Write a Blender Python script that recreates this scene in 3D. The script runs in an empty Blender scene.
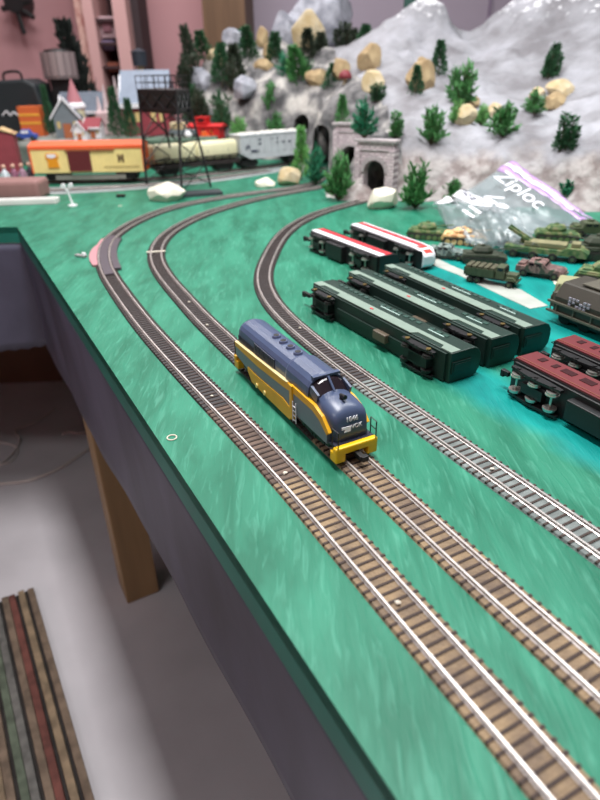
import bpy, bmesh, math, random
import numpy as np
from mathutils import Vector, Matrix, noise
random.seed(7)
PI = math.pi
T = 0.80            # height of the layout table top above the floor
CAMH = 0.27         # camera height above the table top
sc = bpy.context.scene
C = sc.collection
# ------------------------------------------------------------------ camera, world, lights, exposure
PITCH, ROLL = math.radians(29), math.radians(1.0)
cd = bpy.data.cameras.new('camera'); cam = bpy.data.objects.new('camera', cd); C.objects.link(cam)
cam.matrix_world = Matrix.Translation((0, 0, T+CAMH)) @ Matrix.Rotation(PI/2-PITCH, 4, 'X') @ Matrix.Rotation(-ROLL, 4, 'Z')
cd.sensor_fit = 'VERTICAL'; cd.sensor_height = 36; cd.lens = 27
cd.clip_start = 0.01; cd.clip_end = 50
cd.dof.use_dof = True; cd.dof.focus_distance = 0.52; cd.dof.aperture_fstop = 6.5
sc.camera = cam
w = bpy.data.worlds.new('room_world'); sc.world = w; w.use_nodes = True
w.node_tree.nodes['Background'].inputs[0].default_value = (0.80, 0.86, 1.0, 1)
w.node_tree.nodes['Background'].inputs[1].default_value = 0.55
def area(name, loc, size, power, color=(1, 1, 1), target=None):
    l = bpy.data.lights.new(name, 'AREA'); l.shape = 'RECTANGLE'; l.size, l.size_y = size
    l.energy = power; l.color = color
    o = bpy.data.objects.new(name, l); C.objects.link(o); o.location = loc
    if target: o.rotation_euler = (Vector(target)-Vector(loc)).to_track_quat('-Z', 'Y').to_euler()
    return o
area('ceiling_light', (0.75, 1.2, 2.44), (1.2, 0.3), 15, (0.97, 0.99, 1.0))
area('ceiling_light', (-0.12, 0.70, 2.44), (1.1, 0.2), 25, (1.0, 0.98, 0.98)).rotation_euler = (0, 0, -1.066)
area('ceiling_light', (-1.3, -0.5, 2.44), (1.2, 0.3), 8, (0.98, 0.99, 1.0))  # unseen lamp over the aisle, added to brighten the diesel's side
area('ceiling_light', (-0.6, 2.5, 2.44), (1.2, 0.3), 15, (1.0, 0.97, 0.97))
sc.view_settings.view_transform = 'Standard'; sc.view_settings.look = 'None'
sc.view_settings.gamma = 1; sc.view_settings.use_curve_mapping = False
sc.view_settings.exposure = 0.85

# ------------------------------------------------------------------ surveying helpers (measuring from the photograph)
def ray(px, py):
    x, y = (px-300)/600, (py-400)/600
    c, s = math.cos(ROLL), math.sin(ROLL); x, y = c*x-s*y, s*x+c*y
    return x, math.cos(PITCH)-y*math.sin(PITCH), math.sin(PITCH)+y*math.cos(PITCH)
def gp(px, py, z=0):
    x, f, d = ray(px, py); k = (CAMH-z)/d; return Vector((x*k, f*k, T+z))
def at(px, py, Y):
    x, f, d = ray(px, py); k = Y/f; return Vector((x*k, Y, T+CAMH-d*k))
def pxm(px, py, Y):      # metres per pixel at that place
    x, f, d = ray(px, py); return Y/f/600

# ------------------------------------------------------------------ materials
MATS = {}
def lin(c): return tuple(((v/255)/12.92 if v/255 <= .04045 else ((v/255+.055)/1.055)**2.4) for v in c)
def mat(name, col, rough=.6, metal=0., var=0., scale=8., col2=None, bump=0., bscale=60., stretch=(1, 1, 1), spec=.5, alpha=1., sharp=None):
    if name in MATS: return MATS[name]
    m = bpy.data.materials.new(name); m.use_nodes = True; nt = m.node_tree; b = nt.nodes['Principled BSDF']
    c1 = lin(col); b.inputs['Roughness'].default_value = rough; b.inputs['Metallic'].default_value = metal
    b.inputs['Specular IOR Level'].default_value = spec; b.inputs['Alpha'].default_value = alpha
    b.inputs['Base Color'].default_value = (*c1, 1)
    tc = nt.nodes.new('ShaderNodeTexCoord'); mp = nt.nodes.new('ShaderNodeMapping'); mp.inputs['Scale'].default_value = stretch
    nt.links.new(tc.outputs['Object'], mp.inputs[0])
    if var or col2:
        c2 = lin(col2) if col2 else tuple(max(0, v*(1-var)) for v in c1)
        n = nt.nodes.new('ShaderNodeTexNoise'); n.inputs['Scale'].default_value = scale; n.inputs['Detail'].default_value = 5
        nt.links.new(mp.outputs[0], n.inputs['Vector'])
        r = nt.nodes.new('ShaderNodeValToRGB'); lo, hi = sharp or (.35, .65)
        r.color_ramp.elements[0].position = lo; r.color_ramp.elements[1].position = hi
        r.color_ramp.elements[0].color = (*c2, 1); r.color_ramp.elements[1].color = (*c1, 1)
        nt.links.new(n.outputs['Fac'], r.inputs[0]); nt.links.new(r.outputs[0], b.inputs['Base Color'])
    if bump:
        n2 = nt.nodes.new('ShaderNodeTexNoise'); n2.inputs['Scale'].default_value = bscale; n2.inputs['Detail'].default_value = 6
        nt.links.new(mp.outputs[0], n2.inputs['Vector'])
        bp = nt.nodes.new('ShaderNodeBump'); bp.inputs['Strength'].default_value = bump; bp.inputs['Distance'].default_value = .004
        nt.links.new(n2.outputs['Fac'], bp.inputs['Height']); nt.links.new(bp.outputs[0], b.inputs['Normal'])
    MATS[name] = m; return m

# ------------------------------------------------------------------ mesh builder
class MB:
    def __init__(s): s.bm = bmesh.new(); s.mi = 0
    def face(s, vs):
        try: f = s.bm.faces.new(vs); f.material_index = s.mi; return f
        except ValueError: return None
    def box(s, c, d, rz=0, rx=0, ry=0, top=None):
        c = Vector(c); R = Matrix.Rotation(rz, 3, 'Z') @ Matrix.Rotation(ry, 3, 'Y') @ Matrix.Rotation(rx, 3, 'X')
        v = []
        for k in (-1, 1):
            for i, j in ((-1, -1), (1, -1), (1, 1), (-1, 1)):
                t = top if (top and k == 1) else (1, 1)
                v.append(s.bm.verts.new(c + R @ Vector((i*d[0]/2*t[0], j*d[1]/2*t[1], k*d[2]/2))))
        for q in ((3, 2, 1, 0), (4, 5, 6, 7), (0, 1, 5, 4), (1, 2, 6, 5), (2, 3, 7, 6), (3, 0, 4, 7)): s.face([v[i] for i in q])
        return s
    def loft(s, rings, cap=True, closed=True):
        L = [[s.bm.verts.new(Vector(p)) for p in r] for r in rings]
        n = len(L[0])
        for a, b in zip(L, L[1:]):
            for i in range(n if closed else n-1):
                j = (i+1) % n; s.face([a[i], a[j], b[j], b[i]])
        if cap and closed: s.face(L[0][::-1]); s.face(L[-1])
        return s
    def cyl(s, p0, p1, r0, r1=None, n=12):
        r1 = r0 if r1 is None else r1; p0, p1 = Vector(p0), Vector(p1); d = (p1-p0).normalized()
        u = d.orthogonal().normalized(); v = d.cross(u)
        return s.loft([[p+(u*math.cos(a)+v*math.sin(a))*r for a in [2*PI*i/n for i in range(n)]] for p, r in ((p0, r0), (p1, max(r1, 1e-5)))])
    def tube(s, pts, r, n=6):
        pts = [Vector(p) for p in pts]; rings = []
        u = None
        for i, p in enumerate(pts):
            d = (pts[min(i+1, len(pts)-1)]-pts[max(i-1, 0)]).normalized()
            if u is None: u = d.orthogonal().normalized()
            u = (u-d*u.dot(d)).normalized(); v = d.cross(u)
            rings.append([p+(u*math.cos(a)+v*math.sin(a))*r for a in [2*PI*k/n for k in range(n)]])
        return s.loft(rings)
    def lathe(s, prof, c=(0, 0, 0), n=16):
        c = Vector(c)
        return s.loft([[c+Vector((r*math.cos(a), r*math.sin(a), z)) for a in [2*PI*i/n for i in range(n)]] for r, z in prof])
    def prism(s, poly, axis='Y', a=-1, b=1):   # poly in the other two axes
        def mk(p, t):
            if axis == 'Y': return (p[0], t, p[1])
            if axis == 'X': return (t, p[0], p[1])
            return (p[0], p[1], t)
        return s.loft([[mk(p, a) for p in poly], [mk(p, b) for p in poly]])
    def blob(s, c, r, rough=.2, seed=0, sub=3, freq=1.6):
        g = bmesh.ops.create_icosphere(s.bm, subdivisions=sub, radius=1)
        c = Vector(c); r = Vector(r) if hasattr(r, '__len__') else Vector((r, r, r))
        for v in g['verts']:
            n = v.co.copy(); k = 1+rough*noise.noise(n*freq+Vector((seed*3.7, seed, 0)))*1.6
            v.co = Vector((c.x+n.x*r.x*k, c.y+n.y*r.y*k, c.z+n.z*r.z*k))
            for f in v.link_faces: f.material_index = s.mi
        return s
    def build(s, name, m=None, parent=None, smooth=False, bevel=0, loc=None, rot=None):
        bmesh.ops.recalc_face_normals(s.bm, faces=s.bm.faces[:])
        me = bpy.data.meshes.new(name); s.bm.to_mesh(me); s.bm.free()
        for x in (m if isinstance(m, (list, tuple)) else [m]):
            if x: me.materials.append(x)
        if smooth:
            for p in me.polygons: p.use_smooth = True
        o = bpy.data.objects.new(name, me); C.objects.link(o)
        if parent: o.parent = parent
        if loc is not None: o.location = loc
        if rot is not None: o.rotation_euler = rot
        if bevel:
            b = o.modifiers.new('bevel', 'BEVEL'); b.width = bevel; b.segments = 2; b.limit_method = 'ANGLE'
        return o
def tag(o, label=None, cat=None, group=None, kind=None):
    for k, v in (('label', label), ('category', cat), ('group', group), ('kind', kind)):
        if v: o[k] = v
    return o
def thing(name, label, cat, loc=(0, 0, 0), rz=0, group=None, rx=0, kind=None, ry=0):
    o = bpy.data.objects.new(name, None); C.objects.link(o); o.location = loc; o.rotation_euler = (rx, ry, rz)
    o.empty_display_size = .01
    return tag(o, label, cat, group, kind)
def dup(root, loc, rz, label, group=None, scale=None):
    def cp(o, par):
        c = o.copy(); C.objects.link(c); c.parent = par
        for ch in o.children: cp(ch, c)
        return c
    r = cp(root, None); r.location = loc; r.rotation_euler.z = rz; r['label'] = label
    if group: r['group'] = group
    if scale: r.scale = (scale,)*3
    return r
def text(body, size, m, parent, name, M, ext=.0002):
    cu = bpy.data.curves.new(name, 'FONT'); cu.body = body; cu.size = size; cu.extrude = ext; cu.align_x = 'CENTER'; cu.align_y = 'CENTER'
    t = bpy.data.objects.new('t', cu); C.objects.link(t); bpy.context.view_layer.update()
    me = bpy.data.meshes.new_from_object(t.evaluated_get(bpy.context.evaluated_depsgraph_get()))
    bpy.data.objects.remove(t); me.materials.clear(); me.materials.append(m)
    o = bpy.data.objects.new(name, me); C.objects.link(o)
    if parent: o.parent = parent
    o.matrix_local = M; return o
def frame(o, x, y):      # matrix from origin, x axis, y axis
    x = Vector(x).normalized(); z = x.cross(Vector(y)).normalized(); y = z.cross(x)
    M = Matrix((x, y, z)).transposed().to_4x4(); M.translation = Vector(o); return M

# ------------------------------------------------------------------ room
m_floor = mat('concrete_floor', (204, 200, 204), .30, var=.25, scale=2.5, bump=.05, bscale=25)
MB().box((0.2, 1.0, -.05), (6.4, 6.0, .1)).build('floor', m_floor)['kind'] = 'structure'
m_pink = mat('pink_plaster', (196, 148, 152), .85, var=.08, scale=1.5)
m_lilac = mat('lilac_panel', (176, 164, 178), .75, var=.06, scale=2)
MB().box((-1.70, 3.65, 1.25), (2.6, .1, 2.5)).build('wall_back_left', m_pink)['kind'] = 'structure'
MB().box((1.475, 3.65, 1.25), (3.75, .1, 2.5)).build('wall_back_right', m_lilac)['kind'] = 'structure'
s = MB()
for x in (.25, .62, .99, 1.36, 1.73, 2.1): s.box((x, 3.592, 1.4), (.012, .012, 1.9))
s.build('trim_1', mat('seam_lilac', (140, 124, 146), .7))['kind'] = 'structure'
MB().box((-3.0, 1.0, 1.25), (.1, 6.0, 2.5)).build('wall_left', m_pink)['kind'] = 'structure'
# wooden partition end in the corner between both walls
MB().box((3.35, 1.0, 1.25), (.1, 6.0, 2.5)).build('wall_right', m_lilac)['kind'] = 'structure'
MB().box((0.2, -1.95, 1.25), (6.2, .1, 2.5)).build('wall_front', m_pink)['kind'] = 'structure'
MB().box((0.2, 1.0, 2.55), (6.4, 6.0, .1)).build('ceiling', mat('ceiling_white', (214, 210, 210), .9))['kind'] = 'structure'
o = MB().prism([(-.42, 3.30), (-.22, 3.25), (-.20, 3.598), (-.42, 3.598)], 'Z', 0.0, 2.2).build('wooden_corner_post', mat('tan_wood', (112, 86, 64), .6, var=.3, scale=4, stretch=(6, 6, .5)))
tag(o, 'broad tan wooden corner post between the pink wall and the lilac wall', 'post')

# ------------------------------------------------------------------ table
m_green = None
def green_mat():
    m = bpy.data.materials.new('brushed_green_paint'); m.use_nodes = True; nt = m.node_tree; b = nt.nodes['Principled BSDF']
    b.inputs['Roughness'].default_value = .5; b.inputs['Specular IOR Level'].default_value = .28
    N, L = nt.nodes.new, nt.links.new
    tc = N('ShaderNodeTexCoord')
    def nz(scale, stretch, rot, det=6):
        mp = N('ShaderNodeMapping'); mp.inputs['Scale'].default_value = stretch; mp.inputs['Rotation'].default_value = (0, 0, rot)
        L(tc.outputs['Object'], mp.inputs[0]); n = N('ShaderNodeTexNoise'); n.inputs['Scale'].default_value = scale; n.inputs['Detail'].default_value = det
        n.inputs['Distortion'].default_value = .6; L(mp.outputs[0], n.inputs['Vector']); return n.outputs['Fac']
    def ramp(f, a, b_, c1, c2):
        r = N('ShaderNodeValToRGB'); r.color_ramp.elements[0].position = a; r.color_ramp.elements[1].position = b_
        r.color_ramp.elements[0].color = (*c1, 1); r.color_ramp.elements[1].color = (*c2, 1); L(f, r.inputs[0]); return r.outputs[0]
    def mix(f, a, b_):
        x = N('ShaderNodeMix'); x.data_type = 'RGBA'; L(f, x.inputs[0]); L(a, x.inputs[6]); L(b_, x.inputs[7]); return x.outputs[2]
    st = nz(34, (1, .30, 1), 1.0); st2 = nz(230, (1, .14, 1), .55, 3)
    base = ramp(st, .34, .66, lin((20, 98, 74)), lin((44, 126, 100)))
    fine = ramp(st2, .54, .74, (0, 0, 0), (.26, .26, .26))
    hi = N('ShaderNodeMix'); hi.data_type = 'RGBA'; L(fine, hi.inputs[0]); L(base, hi.inputs[6]); hi.inputs[7].default_value = (*lin((104, 180, 156)), 1)
    base = hi.outputs[2]
    # cyan painted stream crossing the right side: mask along a line
    sp = N('ShaderNodeSeparateXYZ'); L(tc.outputs['Object'], sp.inputs[0])
    def band(nx, ny, c, wdt, soft):     # 1 inside |n.p-c|<wdt
        a = N('ShaderNodeMath'); a.operation = 'MULTIPLY'; a.inputs[1].default_value = nx; L(sp.outputs[0], a.inputs[0])
        a2 = N('ShaderNodeMath'); a2.operation = 'MULTIPLY_ADD'; a2.inputs[1].default_value = ny; L(sp.outputs[1], a2.inputs[0]); L(a.outputs[0], a2.inputs[2])
        wv = N('ShaderNodeMath'); wv.operation = 'MULTIPLY_ADD'; wv.inputs[1].default_value = .06; L(nz(9, (1, 1, 1), 0), wv.inputs[0]); L(a2.outputs[0], wv.inputs[2])
        d = N('ShaderNodeMath'); d.operation = 'SUBTRACT'; d.inputs[1].default_value = c+.03; L(wv.outputs[0], d.inputs[0])
        e = N('ShaderNodeMath'); e.operation = 'ABSOLUTE'; L(d.outputs[0], e.inputs[0])
        r = N('ShaderNodeMapRange'); r.inputs['From Min'].default_value = wdt+soft; r.inputs['From Max'].default_value = wdt-soft; L(e.outputs[0], r.inputs[0])
        r.clamp = True
        gx = N('ShaderNodeMapRange'); gx.inputs['From Min'].default_value = .11; gx.inputs['From Max'].default_value = .17; L(sp.outputs[0], gx.inputs[0])
        gy = N('ShaderNodeMapRange'); gy.inputs['From Min'].default_value = 1.03; gy.inputs['From Max'].default_value = .97; L(sp.outputs[1], gy.inputs[0])
        m1 = N('ShaderNodeMath'); m1.operation = 'MULTIPLY'; L(r.outputs[0], m1.inputs[0]); L(gx.outputs[0], m1.inputs[1])
        m2 = N('ShaderNodeMath'); m2.operation = 'MULTIPLY'; L(m1.outputs[0], m2.inputs[0]); L(gy.outputs[0], m2.inputs[1]); return m2.outputs[0]
    cy = ramp(st, .3, .7, lin((0, 112, 108)), lin((8, 146, 138)))
    base = mix(band(.87, .49, .405, .028, .012), base, cy)
    base = mix(band(.87, .49, .66, .19, .03), base, cy)
    L(base, b.inputs['Base Color'])
    bp = N('ShaderNodeBump'); bp.inputs['Strength'].default_value = .35; bp.inputs['Distance'].default_value = .002
    L(st2, bp.inputs['Height']); L(bp.outputs[0], b.inputs['Normal']); return m
m_green = green_mat()
m_fascia = mat('dark_teal_fascia', (8, 118, 100), .5, var=.2, scale=20)
COR = (-.559, 1.22); ED = Vector((.483, -.875)); EN = Vector((.875, .483))
poly = [COR, (.47, -.644), (2.0, -.644), (2.0, 3.12), (-1.9, 3.12), (-1.9, 1.245)]
tb = thing('layout_table', 'large green painted plywood table carrying the model railway', 'table', (0, 0, 0))
o = MB().prism([(p[0], p[1]) for p in poly], 'Z', T-.012, T).build('tabletop', m_green, tb)
s = MB()
def edgebox(s, a, b, z0, z1, th):
    a, b = Vector(a), Vector(b); d = (b-a).normalized(); n = Vector((-d.y, d.x))
    q = [a, b, b+n*th, a+n*th]; s.loft([[(p.x, p.y, z0) for p in q], [(p.x, p.y, z1) for p in q]])
edgebox(s, COR, (.47, -.644), T-.032, T-.0005, .02); edgebox(s, (-1.9, 1.245), COR, T-.032, T-.0005, .02)
s.build('fascia', m_fascia, tb)
m_pine = mat('pine_wood', (158, 132, 92), .6, var=.25, scale=6, stretch=(4, 4, .4))
def leg(x, y, rz=-1.066, wd=.075):
    return MB().box((x, y, (T-.02)/2), (wd, .075, T-.02), rz).build('leg', m_pine, tb, bevel=.003)
leg(-.388, 1.030); leg(.12, .115); leg(-.62, 1.95); leg(1.9, -.5); leg(1.85, 3.0); leg(-1.8, 3.0); leg(-1.55, 1.36, 0); leg(.6, 1.5)
s = MB(); s.box((0.2, 1.38, T-.07), (.05, 2.6, .09), 0.0); s.box((.5, 2.5, T-.07), (3.2, .04, .09)); s.build('support_beam', m_pine, tb)

# black skirt cloth along the table edge
m_cloth = mat('black_skirt_cloth', (86, 88, 108), .5, col2=(44, 44, 58), scale=5, bump=.25, bscale=14, stretch=(1, 1, .6), spec=.6)  # lighter smears in the colour stand in for sheen on the cloth
def skirt(name, pts, drops, label, ztop, push=.012, lift=0, zig=False, wave=.0035, par=None):
    s = MB(); n = 90; rows = 14; out = []
    P = [Vector(p) for p in pts]
    L = [0]
    for a, b in zip(P, P[1:]): L.append(L[-1]+(b-a).length)
    def samp(t):
        t *= L[-1]
        for i in range(len(P)-1):
            if t <= L[i+1]+1e-9:
                u = (t-L[i])/(L[i+1]-L[i]); d = (P[i+1]-P[i]).normalized(); return P[i].lerp(P[i+1], u), Vector((d.y, -d.x)), t
        return P[-1], Vector((0, -1)), t
    for off in (0, .0012):
        g = []
        for j in range(rows+1):
            v = j/rows; r = []
            for i in range(n+1):
                t = i/n; p, nn, d = samp(t); dr = np.interp(t, [q[0] for q in drops], [q[1] for q in drops])
                if zig and j == rows: dr += .004*(i % 2)
                bow = push*math.sin(v*PI*.8)+wave*v*(math.sin(d*14+1)+.6*math.sin(d*31))+lift*v*v
                q = p-nn*(-bow-.002+off); zt = ztop
                r.append(s.bm.verts.new((q.x, q.y, zt-dr*v)))
            g.append(r)
        for a, b in zip(g, g[1:]):
            for i in range(n): s.face([a[i], a[i+1], b[i+1], b[i]])
        out.append(g)
    A, B = out
    for i in range(n): s.face([A[-1][i], A[-1][i+1], B[-1][i+1], B[-1][i]]); s.face([A[0][i], A[0][i+1], B[0][i+1], B[0][i]])
    o = s.build(name, m_cloth, par, smooth=True)
    return tag(o, label, 'skirt cloth')
c0 = Vector(COR)
# outward normal must be (-EN): walk from near to far
skirt('table_skirt', [(.47, -.644), COR], [(0, .15), (.42, .150), (.55, .158), (.8, .215), (1, .235)], 'black cloth skirt hanging along the green aisle edge of the table', T-.030, par=None, push=.003, wave=.0012).data
skirt('table_skirt', [COR, (-1.9, 1.245)], [(0, .225), (.04, .235), (.3, .25), (1, .25)], 'black cloth skirt with a zigzag hem below the far left table edge', T-.033, zig=True, push=.004)

# ------------------------------------------------------------------ things on the floor
s = MB(); m_mat = [mat('mat_'+n, c, .9, var=.45, scale=40, bump=.6, bscale=300) for n, c in
     (('brown', (122, 104, 88)), ('black', (48, 42, 40)), ('tan', (142, 122, 98)), ('green', (94, 104, 88)), ('red', (112, 66, 58)), ('grey', (110, 108, 104)), ('blue', (74, 80, 108)))]
fm = thing('striped_floor_mat', 'ribbed brown mat with green, red and black stripes on the concrete floor', 'mat', (0, 0, 0))
a0, a1 = gp(35, 592, -T), gp(95, 800, -T); d = (a1-a0).normalized(); nn = Vector((d.y, -d.x, 0)); nn = nn if nn.x < 0 else -nn
seq = [0, 1, 2, 1, 4, 0, 1, 5, 3, 1, 0, 2, 1, 3, 0, 1, 2, 6, 1, 0, 5, 1, 2, 0, 1, 4, 3, 1, 0, 2, 1, 5, 0, 1, 6]
y0 = 0
for i, k in enumerate(seq):
    wd = .006 if k == 1 else .0145; s.mi = k
    c = a0+nn*(y0+wd/2)+d*(.36-.002*(i % 3)); y0 += wd
    s.box((c.x, c.y, .006 if k == 1 else .0085), (.72, wd*.97, .012 if k == 1 else .017), math.atan2(d.y, d.x))
s.build('woven_stripes', m_mat, fm, bevel=.002)
m_cord = mat('white_cord', (196, 188, 182), .5)
def smooth_pts(P, k=6):
    P = [Vector(p) for p in P]; out = []
    for i in range(len(P)-1):
        p0, p1, p2, p3 = P[max(i-1, 0)], P[i], P[i+1], P[min(i+2, len(P)-1)]
        for j in range(k):
            t = j/k; out.append(.5*((2*p1)+(p2-p0)*t+(2*p0-5*p1+4*p2-p3)*t*t+(3*p1-p0-3*p2+p3)*t*t*t))
    return out+[P[-1]]
def cord(pp, label, r=.004, end=None):
    pts = [gp(x, y, -T+r) for x, y in pp]
    if end: pts += [Vector(e) for e in end]
    s = MB(); s.tube(smooth_pts(pts), r); tag(s.build('power_cord', m_cord, smooth=True), label, 'cord')
cord([(-20, 486), (0, 484), (30, 480), (60, 468), (90, 448), (110, 436)], 'thicker off-white cord lying straight across the floor towards the table leg', .005)
cord([(-10, 464), (2, 463), (14, 452), (20, 440), (16, 430), (36, 422), (56, 408)], 'thin white cord curling upwards under the table on the floor', .0028)
cord([(-12, 443), (5, 443), (18, 449), (10, 462), (-12, 466)], 'small loop of thin white cord at the left border of the floor', .0026)
cord([(62, 434), (70, 432), (80, 433), (90, 430)], 'short knotted cord end with a pale plug near the table leg', .0045)
o = MB().box((-1.25, 2.35, .21), (.95, .5, .42), .05).build('storage_box', mat('cardboard', (96, 72, 52), .8, var=.2, scale=5), bevel=.004)
tag(o, 'brown cardboard box standing in the dark under the far table', 'box')

# ------------------------------------------------------------------ tracks
m_rail = mat('nickel_rail', (206, 198, 194), .36, .6, var=.25, scale=90)
m_tie = mat('brown_tie', (58, 42, 36), .75, var=.3, scale=60)
m_tan = mat('tan_roadbed', (146, 124, 96), .9, var=.35, scale=45, col2=(108, 92, 78), bump=.5, bscale=400)
m_brn = mat('brown_roadbed', (104, 86, 76), .85, var=.35, scale=60, bump=.4, bscale=300)
m_blk = mat('black_roadbed', (50, 46, 48), .6, var=.35, scale=80, bump=.3, bscale=300)
m_gry = mat('grey_roadbed', (126, 134, 132), .85, var=.4, scale=70, bump=.5, bscale=400)
TIE = .0067
tie_mesh = None
def resample(P, step):
    P = smooth_pts([Vector((p[0], p[1], 0)) for p in P], 12)
    # relax to remove measuring noise
    out = [P[0]]; acc = 0
    for a, b in zip(P, P[1:]):
        L = (b-a).length
        while acc+L >= step:
            t = (step-acc)/L; a = a.lerp(b, t); out.append(a.copy()); L = (b-a).length; acc = 0
        acc += L
    for _ in range(60):
        q = [v.copy() for v in out]
        for i in range(1, len(out)-1): out[i] = (q[i-1]+q[i]*2+q[i+1])/4
    return out
def track(P, label, beds, ntie=100, name='model_railway_track', sweep=.0278):
    global tie_mesh
    pts = resample(P, TIE); base = thing(name, label, 'railway track', (0, 0, T))
    N = []
    for i in range(len(pts)):
        d = (pts[min(i+1, len(pts)-1)]-pts[max(i-1, 0)]).normalized(); N.append((d, Vector((-d.y, d.x, 0))))
    def sweep_prof(prof, i0, i1):
        return [[pts[i]+N[i][1]*a+Vector((0, 0, z)) for a, z in prof] for i in range(i0, i1+1)]
    i0 = 0
    for frac_y, m, nm in beds:      # beds: until y reaches this
        i1 = i0
        while i1 < len(pts)-1 and not frac_y(pts[i1]): i1 += 1
        if i1 > i0:
            h = sweep/2; MB().loft(sweep_prof([(-h-.0010, 0), (-h, .0019), (h, .0019), (h+.0010, 0)], i0, i1)).build(nm, m, base)
        i0 = i1
    for sgn in (-1, 1):
        c = sgn*.0086; s = MB()
        prof = [(-.0014, .0024), (.0014, .0024), (.0005, .0029), (.0007, .0041), (.0007, .0050), (-.0007, .0050), (-.0007, .0041), (-.0005, .0029)]
        s.loft(sweep_prof([(c+a, z) for a, z in prof], 0, len(pts)-1)); s.build('rail', m_rail, base)
    if tie_mesh is None:
        t = MB().box((0, 0, .0017), (.0017, .0292, .0017)).build('tie', m_tie, None); tie_mesh = t.data; bpy.data.objects.remove(t)
    rest = MB()
    for i, p in enumerate(pts):
        ang = math.atan2(N[i][0].y, N[i][0].x)
        if i < ntie:
            o = bpy.data.objects.new('tie', tie_mesh); C.objects.link(o); o.parent = base; o.location = (p.x, p.y, 0); o.rotation_euler = (0, 0, ang)
        else: rest.box((p.x, p.y, .0017), (.0017, .0292, .0017), ang)
    if len(pts) > ntie: rest.build('far_ties', m_tie, base)['kind'] = 'stuff'
    return pts, N
t1 = [(0.160, 0.036), (0.111, 0.136), (0.072, 0.210), (0.007, 0.335), (-0.037, 0.414), (-0.106, 0.533), (-0.174, 0.655), (-0.218, 0.742), (-0.254, 0.817), (-0.287, 0.889), (-0.318, 0.975), (-0.336, 1.05), (-0.342, 1.125), (-0.334, 1.205), (-0.315, 1.285), (-0.288, 1.355), (-0.252, 1.41), (-0.204, 1.46), (-0.150, 1.505), (-0.085, 1.55), (-0.016, 1.59), (0.036, 1.64), (.062, 1.70), (.075, 1.80), (.08, 1.95)]
t2 = [(0.221, 0.044), (0.147, 0.189), (0.117, 0.242), (0.068, 0.336), (-0.105, 0.667), (-0.147, 0.757), (-0.183, 0.835), (-0.213, 0.910), (-0.235, 0.985), (-0.245, 1.065), (-0.241, 1.145), (-0.222, 1.225), (-0.193, 1.305), (-0.145, 1.385), (-0.082, 1.47), (-0.016, 1.535), (0.048, 1.59), (0.105, 1.65), (.140, 1.72), (.17, 1.83), (.19, 1.93)]
t3 = [(0.275, 0.125), (0.188, 0.286), (0.129, 0.396), (0.090, 0.470), (0.050, 0.545), (0.003, 0.645), (-0.028, 0.724), (-0.046, 0.80), (-0.052, 0.875), (-0.047, 0.955), (-0.031, 1.09), (-0.004, 1.19), (0.036, 1.275), (0.093, 1.352), (0.150, 1.412), (0.180, 1.452), (.215, 1.52), (.26, 1.62)]
far = lambda p: False
P1, N1 = track(t1, 'outermost model track curving beside the aisle edge of the green table', [(lambda p: p.y > .36, m_tan, 'tan_roadbed'), (lambda p: p.y > .47, m_brn, 'brown_roadbed'), (far, m_blk, 'black_roadbed')])
P2, N2 = track(t2, 'middle model track on which the blue and yellow diesel stands', [(lambda p: p.y > .42, m_tan, 'tan_roadbed'), (far, m_blk, 'black_roadbed')])
P3, N3 = track(t3, 'inner model track running from the near right into the brick tunnel portal', [(lambda p: p.y > .52, m_gry, 'grey_roadbed'), (far, m_blk, 'black_roadbed')])
tb_ = [gp(-60, 184), gp(0, 183.5), gp(30, 182.5), gp(90, 182), gp(150, 179.5), gp(200, 175.5), gp(240, 170.5), gp(275, 166), gp(296, 163), Vector((.03, 2.14, 0)), Vector((.05, 2.3, 0))]
# spur running in front of the goods train
t5 = [gp(-40, 193.5), gp(60, 191), gp(130, 187), gp(190, 182.2), gp(235, 176), gp(270, 171)]
# crumbs of glue and plaster between the rails
m_crumb = mat('plaster_crumb', (214, 206, 190), .8)
for x, y, lab in ((189, 302, 'pale crumb on the middle track beyond the diesel, farther of two'), (207, 325, 'pale crumb on the middle track, nearer of two beyond the diesel'), (131, 316, 'yellowish crumb at the bend of the outermost track'), (212, 396, 'white crumb on the outermost track left of the diesel'),
                  (285, 473, 'white crumb on the outermost track left of the yellow bumper'), (398, 603, 'bluish white chip on the near part of the outermost track'), (300, 328, 'pale crumb on the inner track beside the diesel roof'), (492, 469, 'white crumb on the near part of the inner track')):
    q = gp(x, y, .003); o = MB().blob((0, 0, 0), (.0019, .0016, .0011), .3, x, 1).build('plaster_crumb', m_crumb, loc=(q.x, q.y, T+.0032)); tag(o, lab, 'crumb', 'crumbs scattered on the tracks')
for k, (P_, N_) in enumerate(((P2, N2),)):
    i = min(range(len(P_)), key=lambda j: abs(P_[j].y-1.0)); q = P_[i]; a_j = math.atan2(N_[i][0].y, N_[i][0].x)
    o = MB().box((0, 0, .0034), (.005, .031, .0014), a_j).build('rail_joint_strip', m_crumb, loc=(q.x, q.y, T)); tag(o, 'pale joint strip across the bend of the middle track', 'joint strip')

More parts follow.
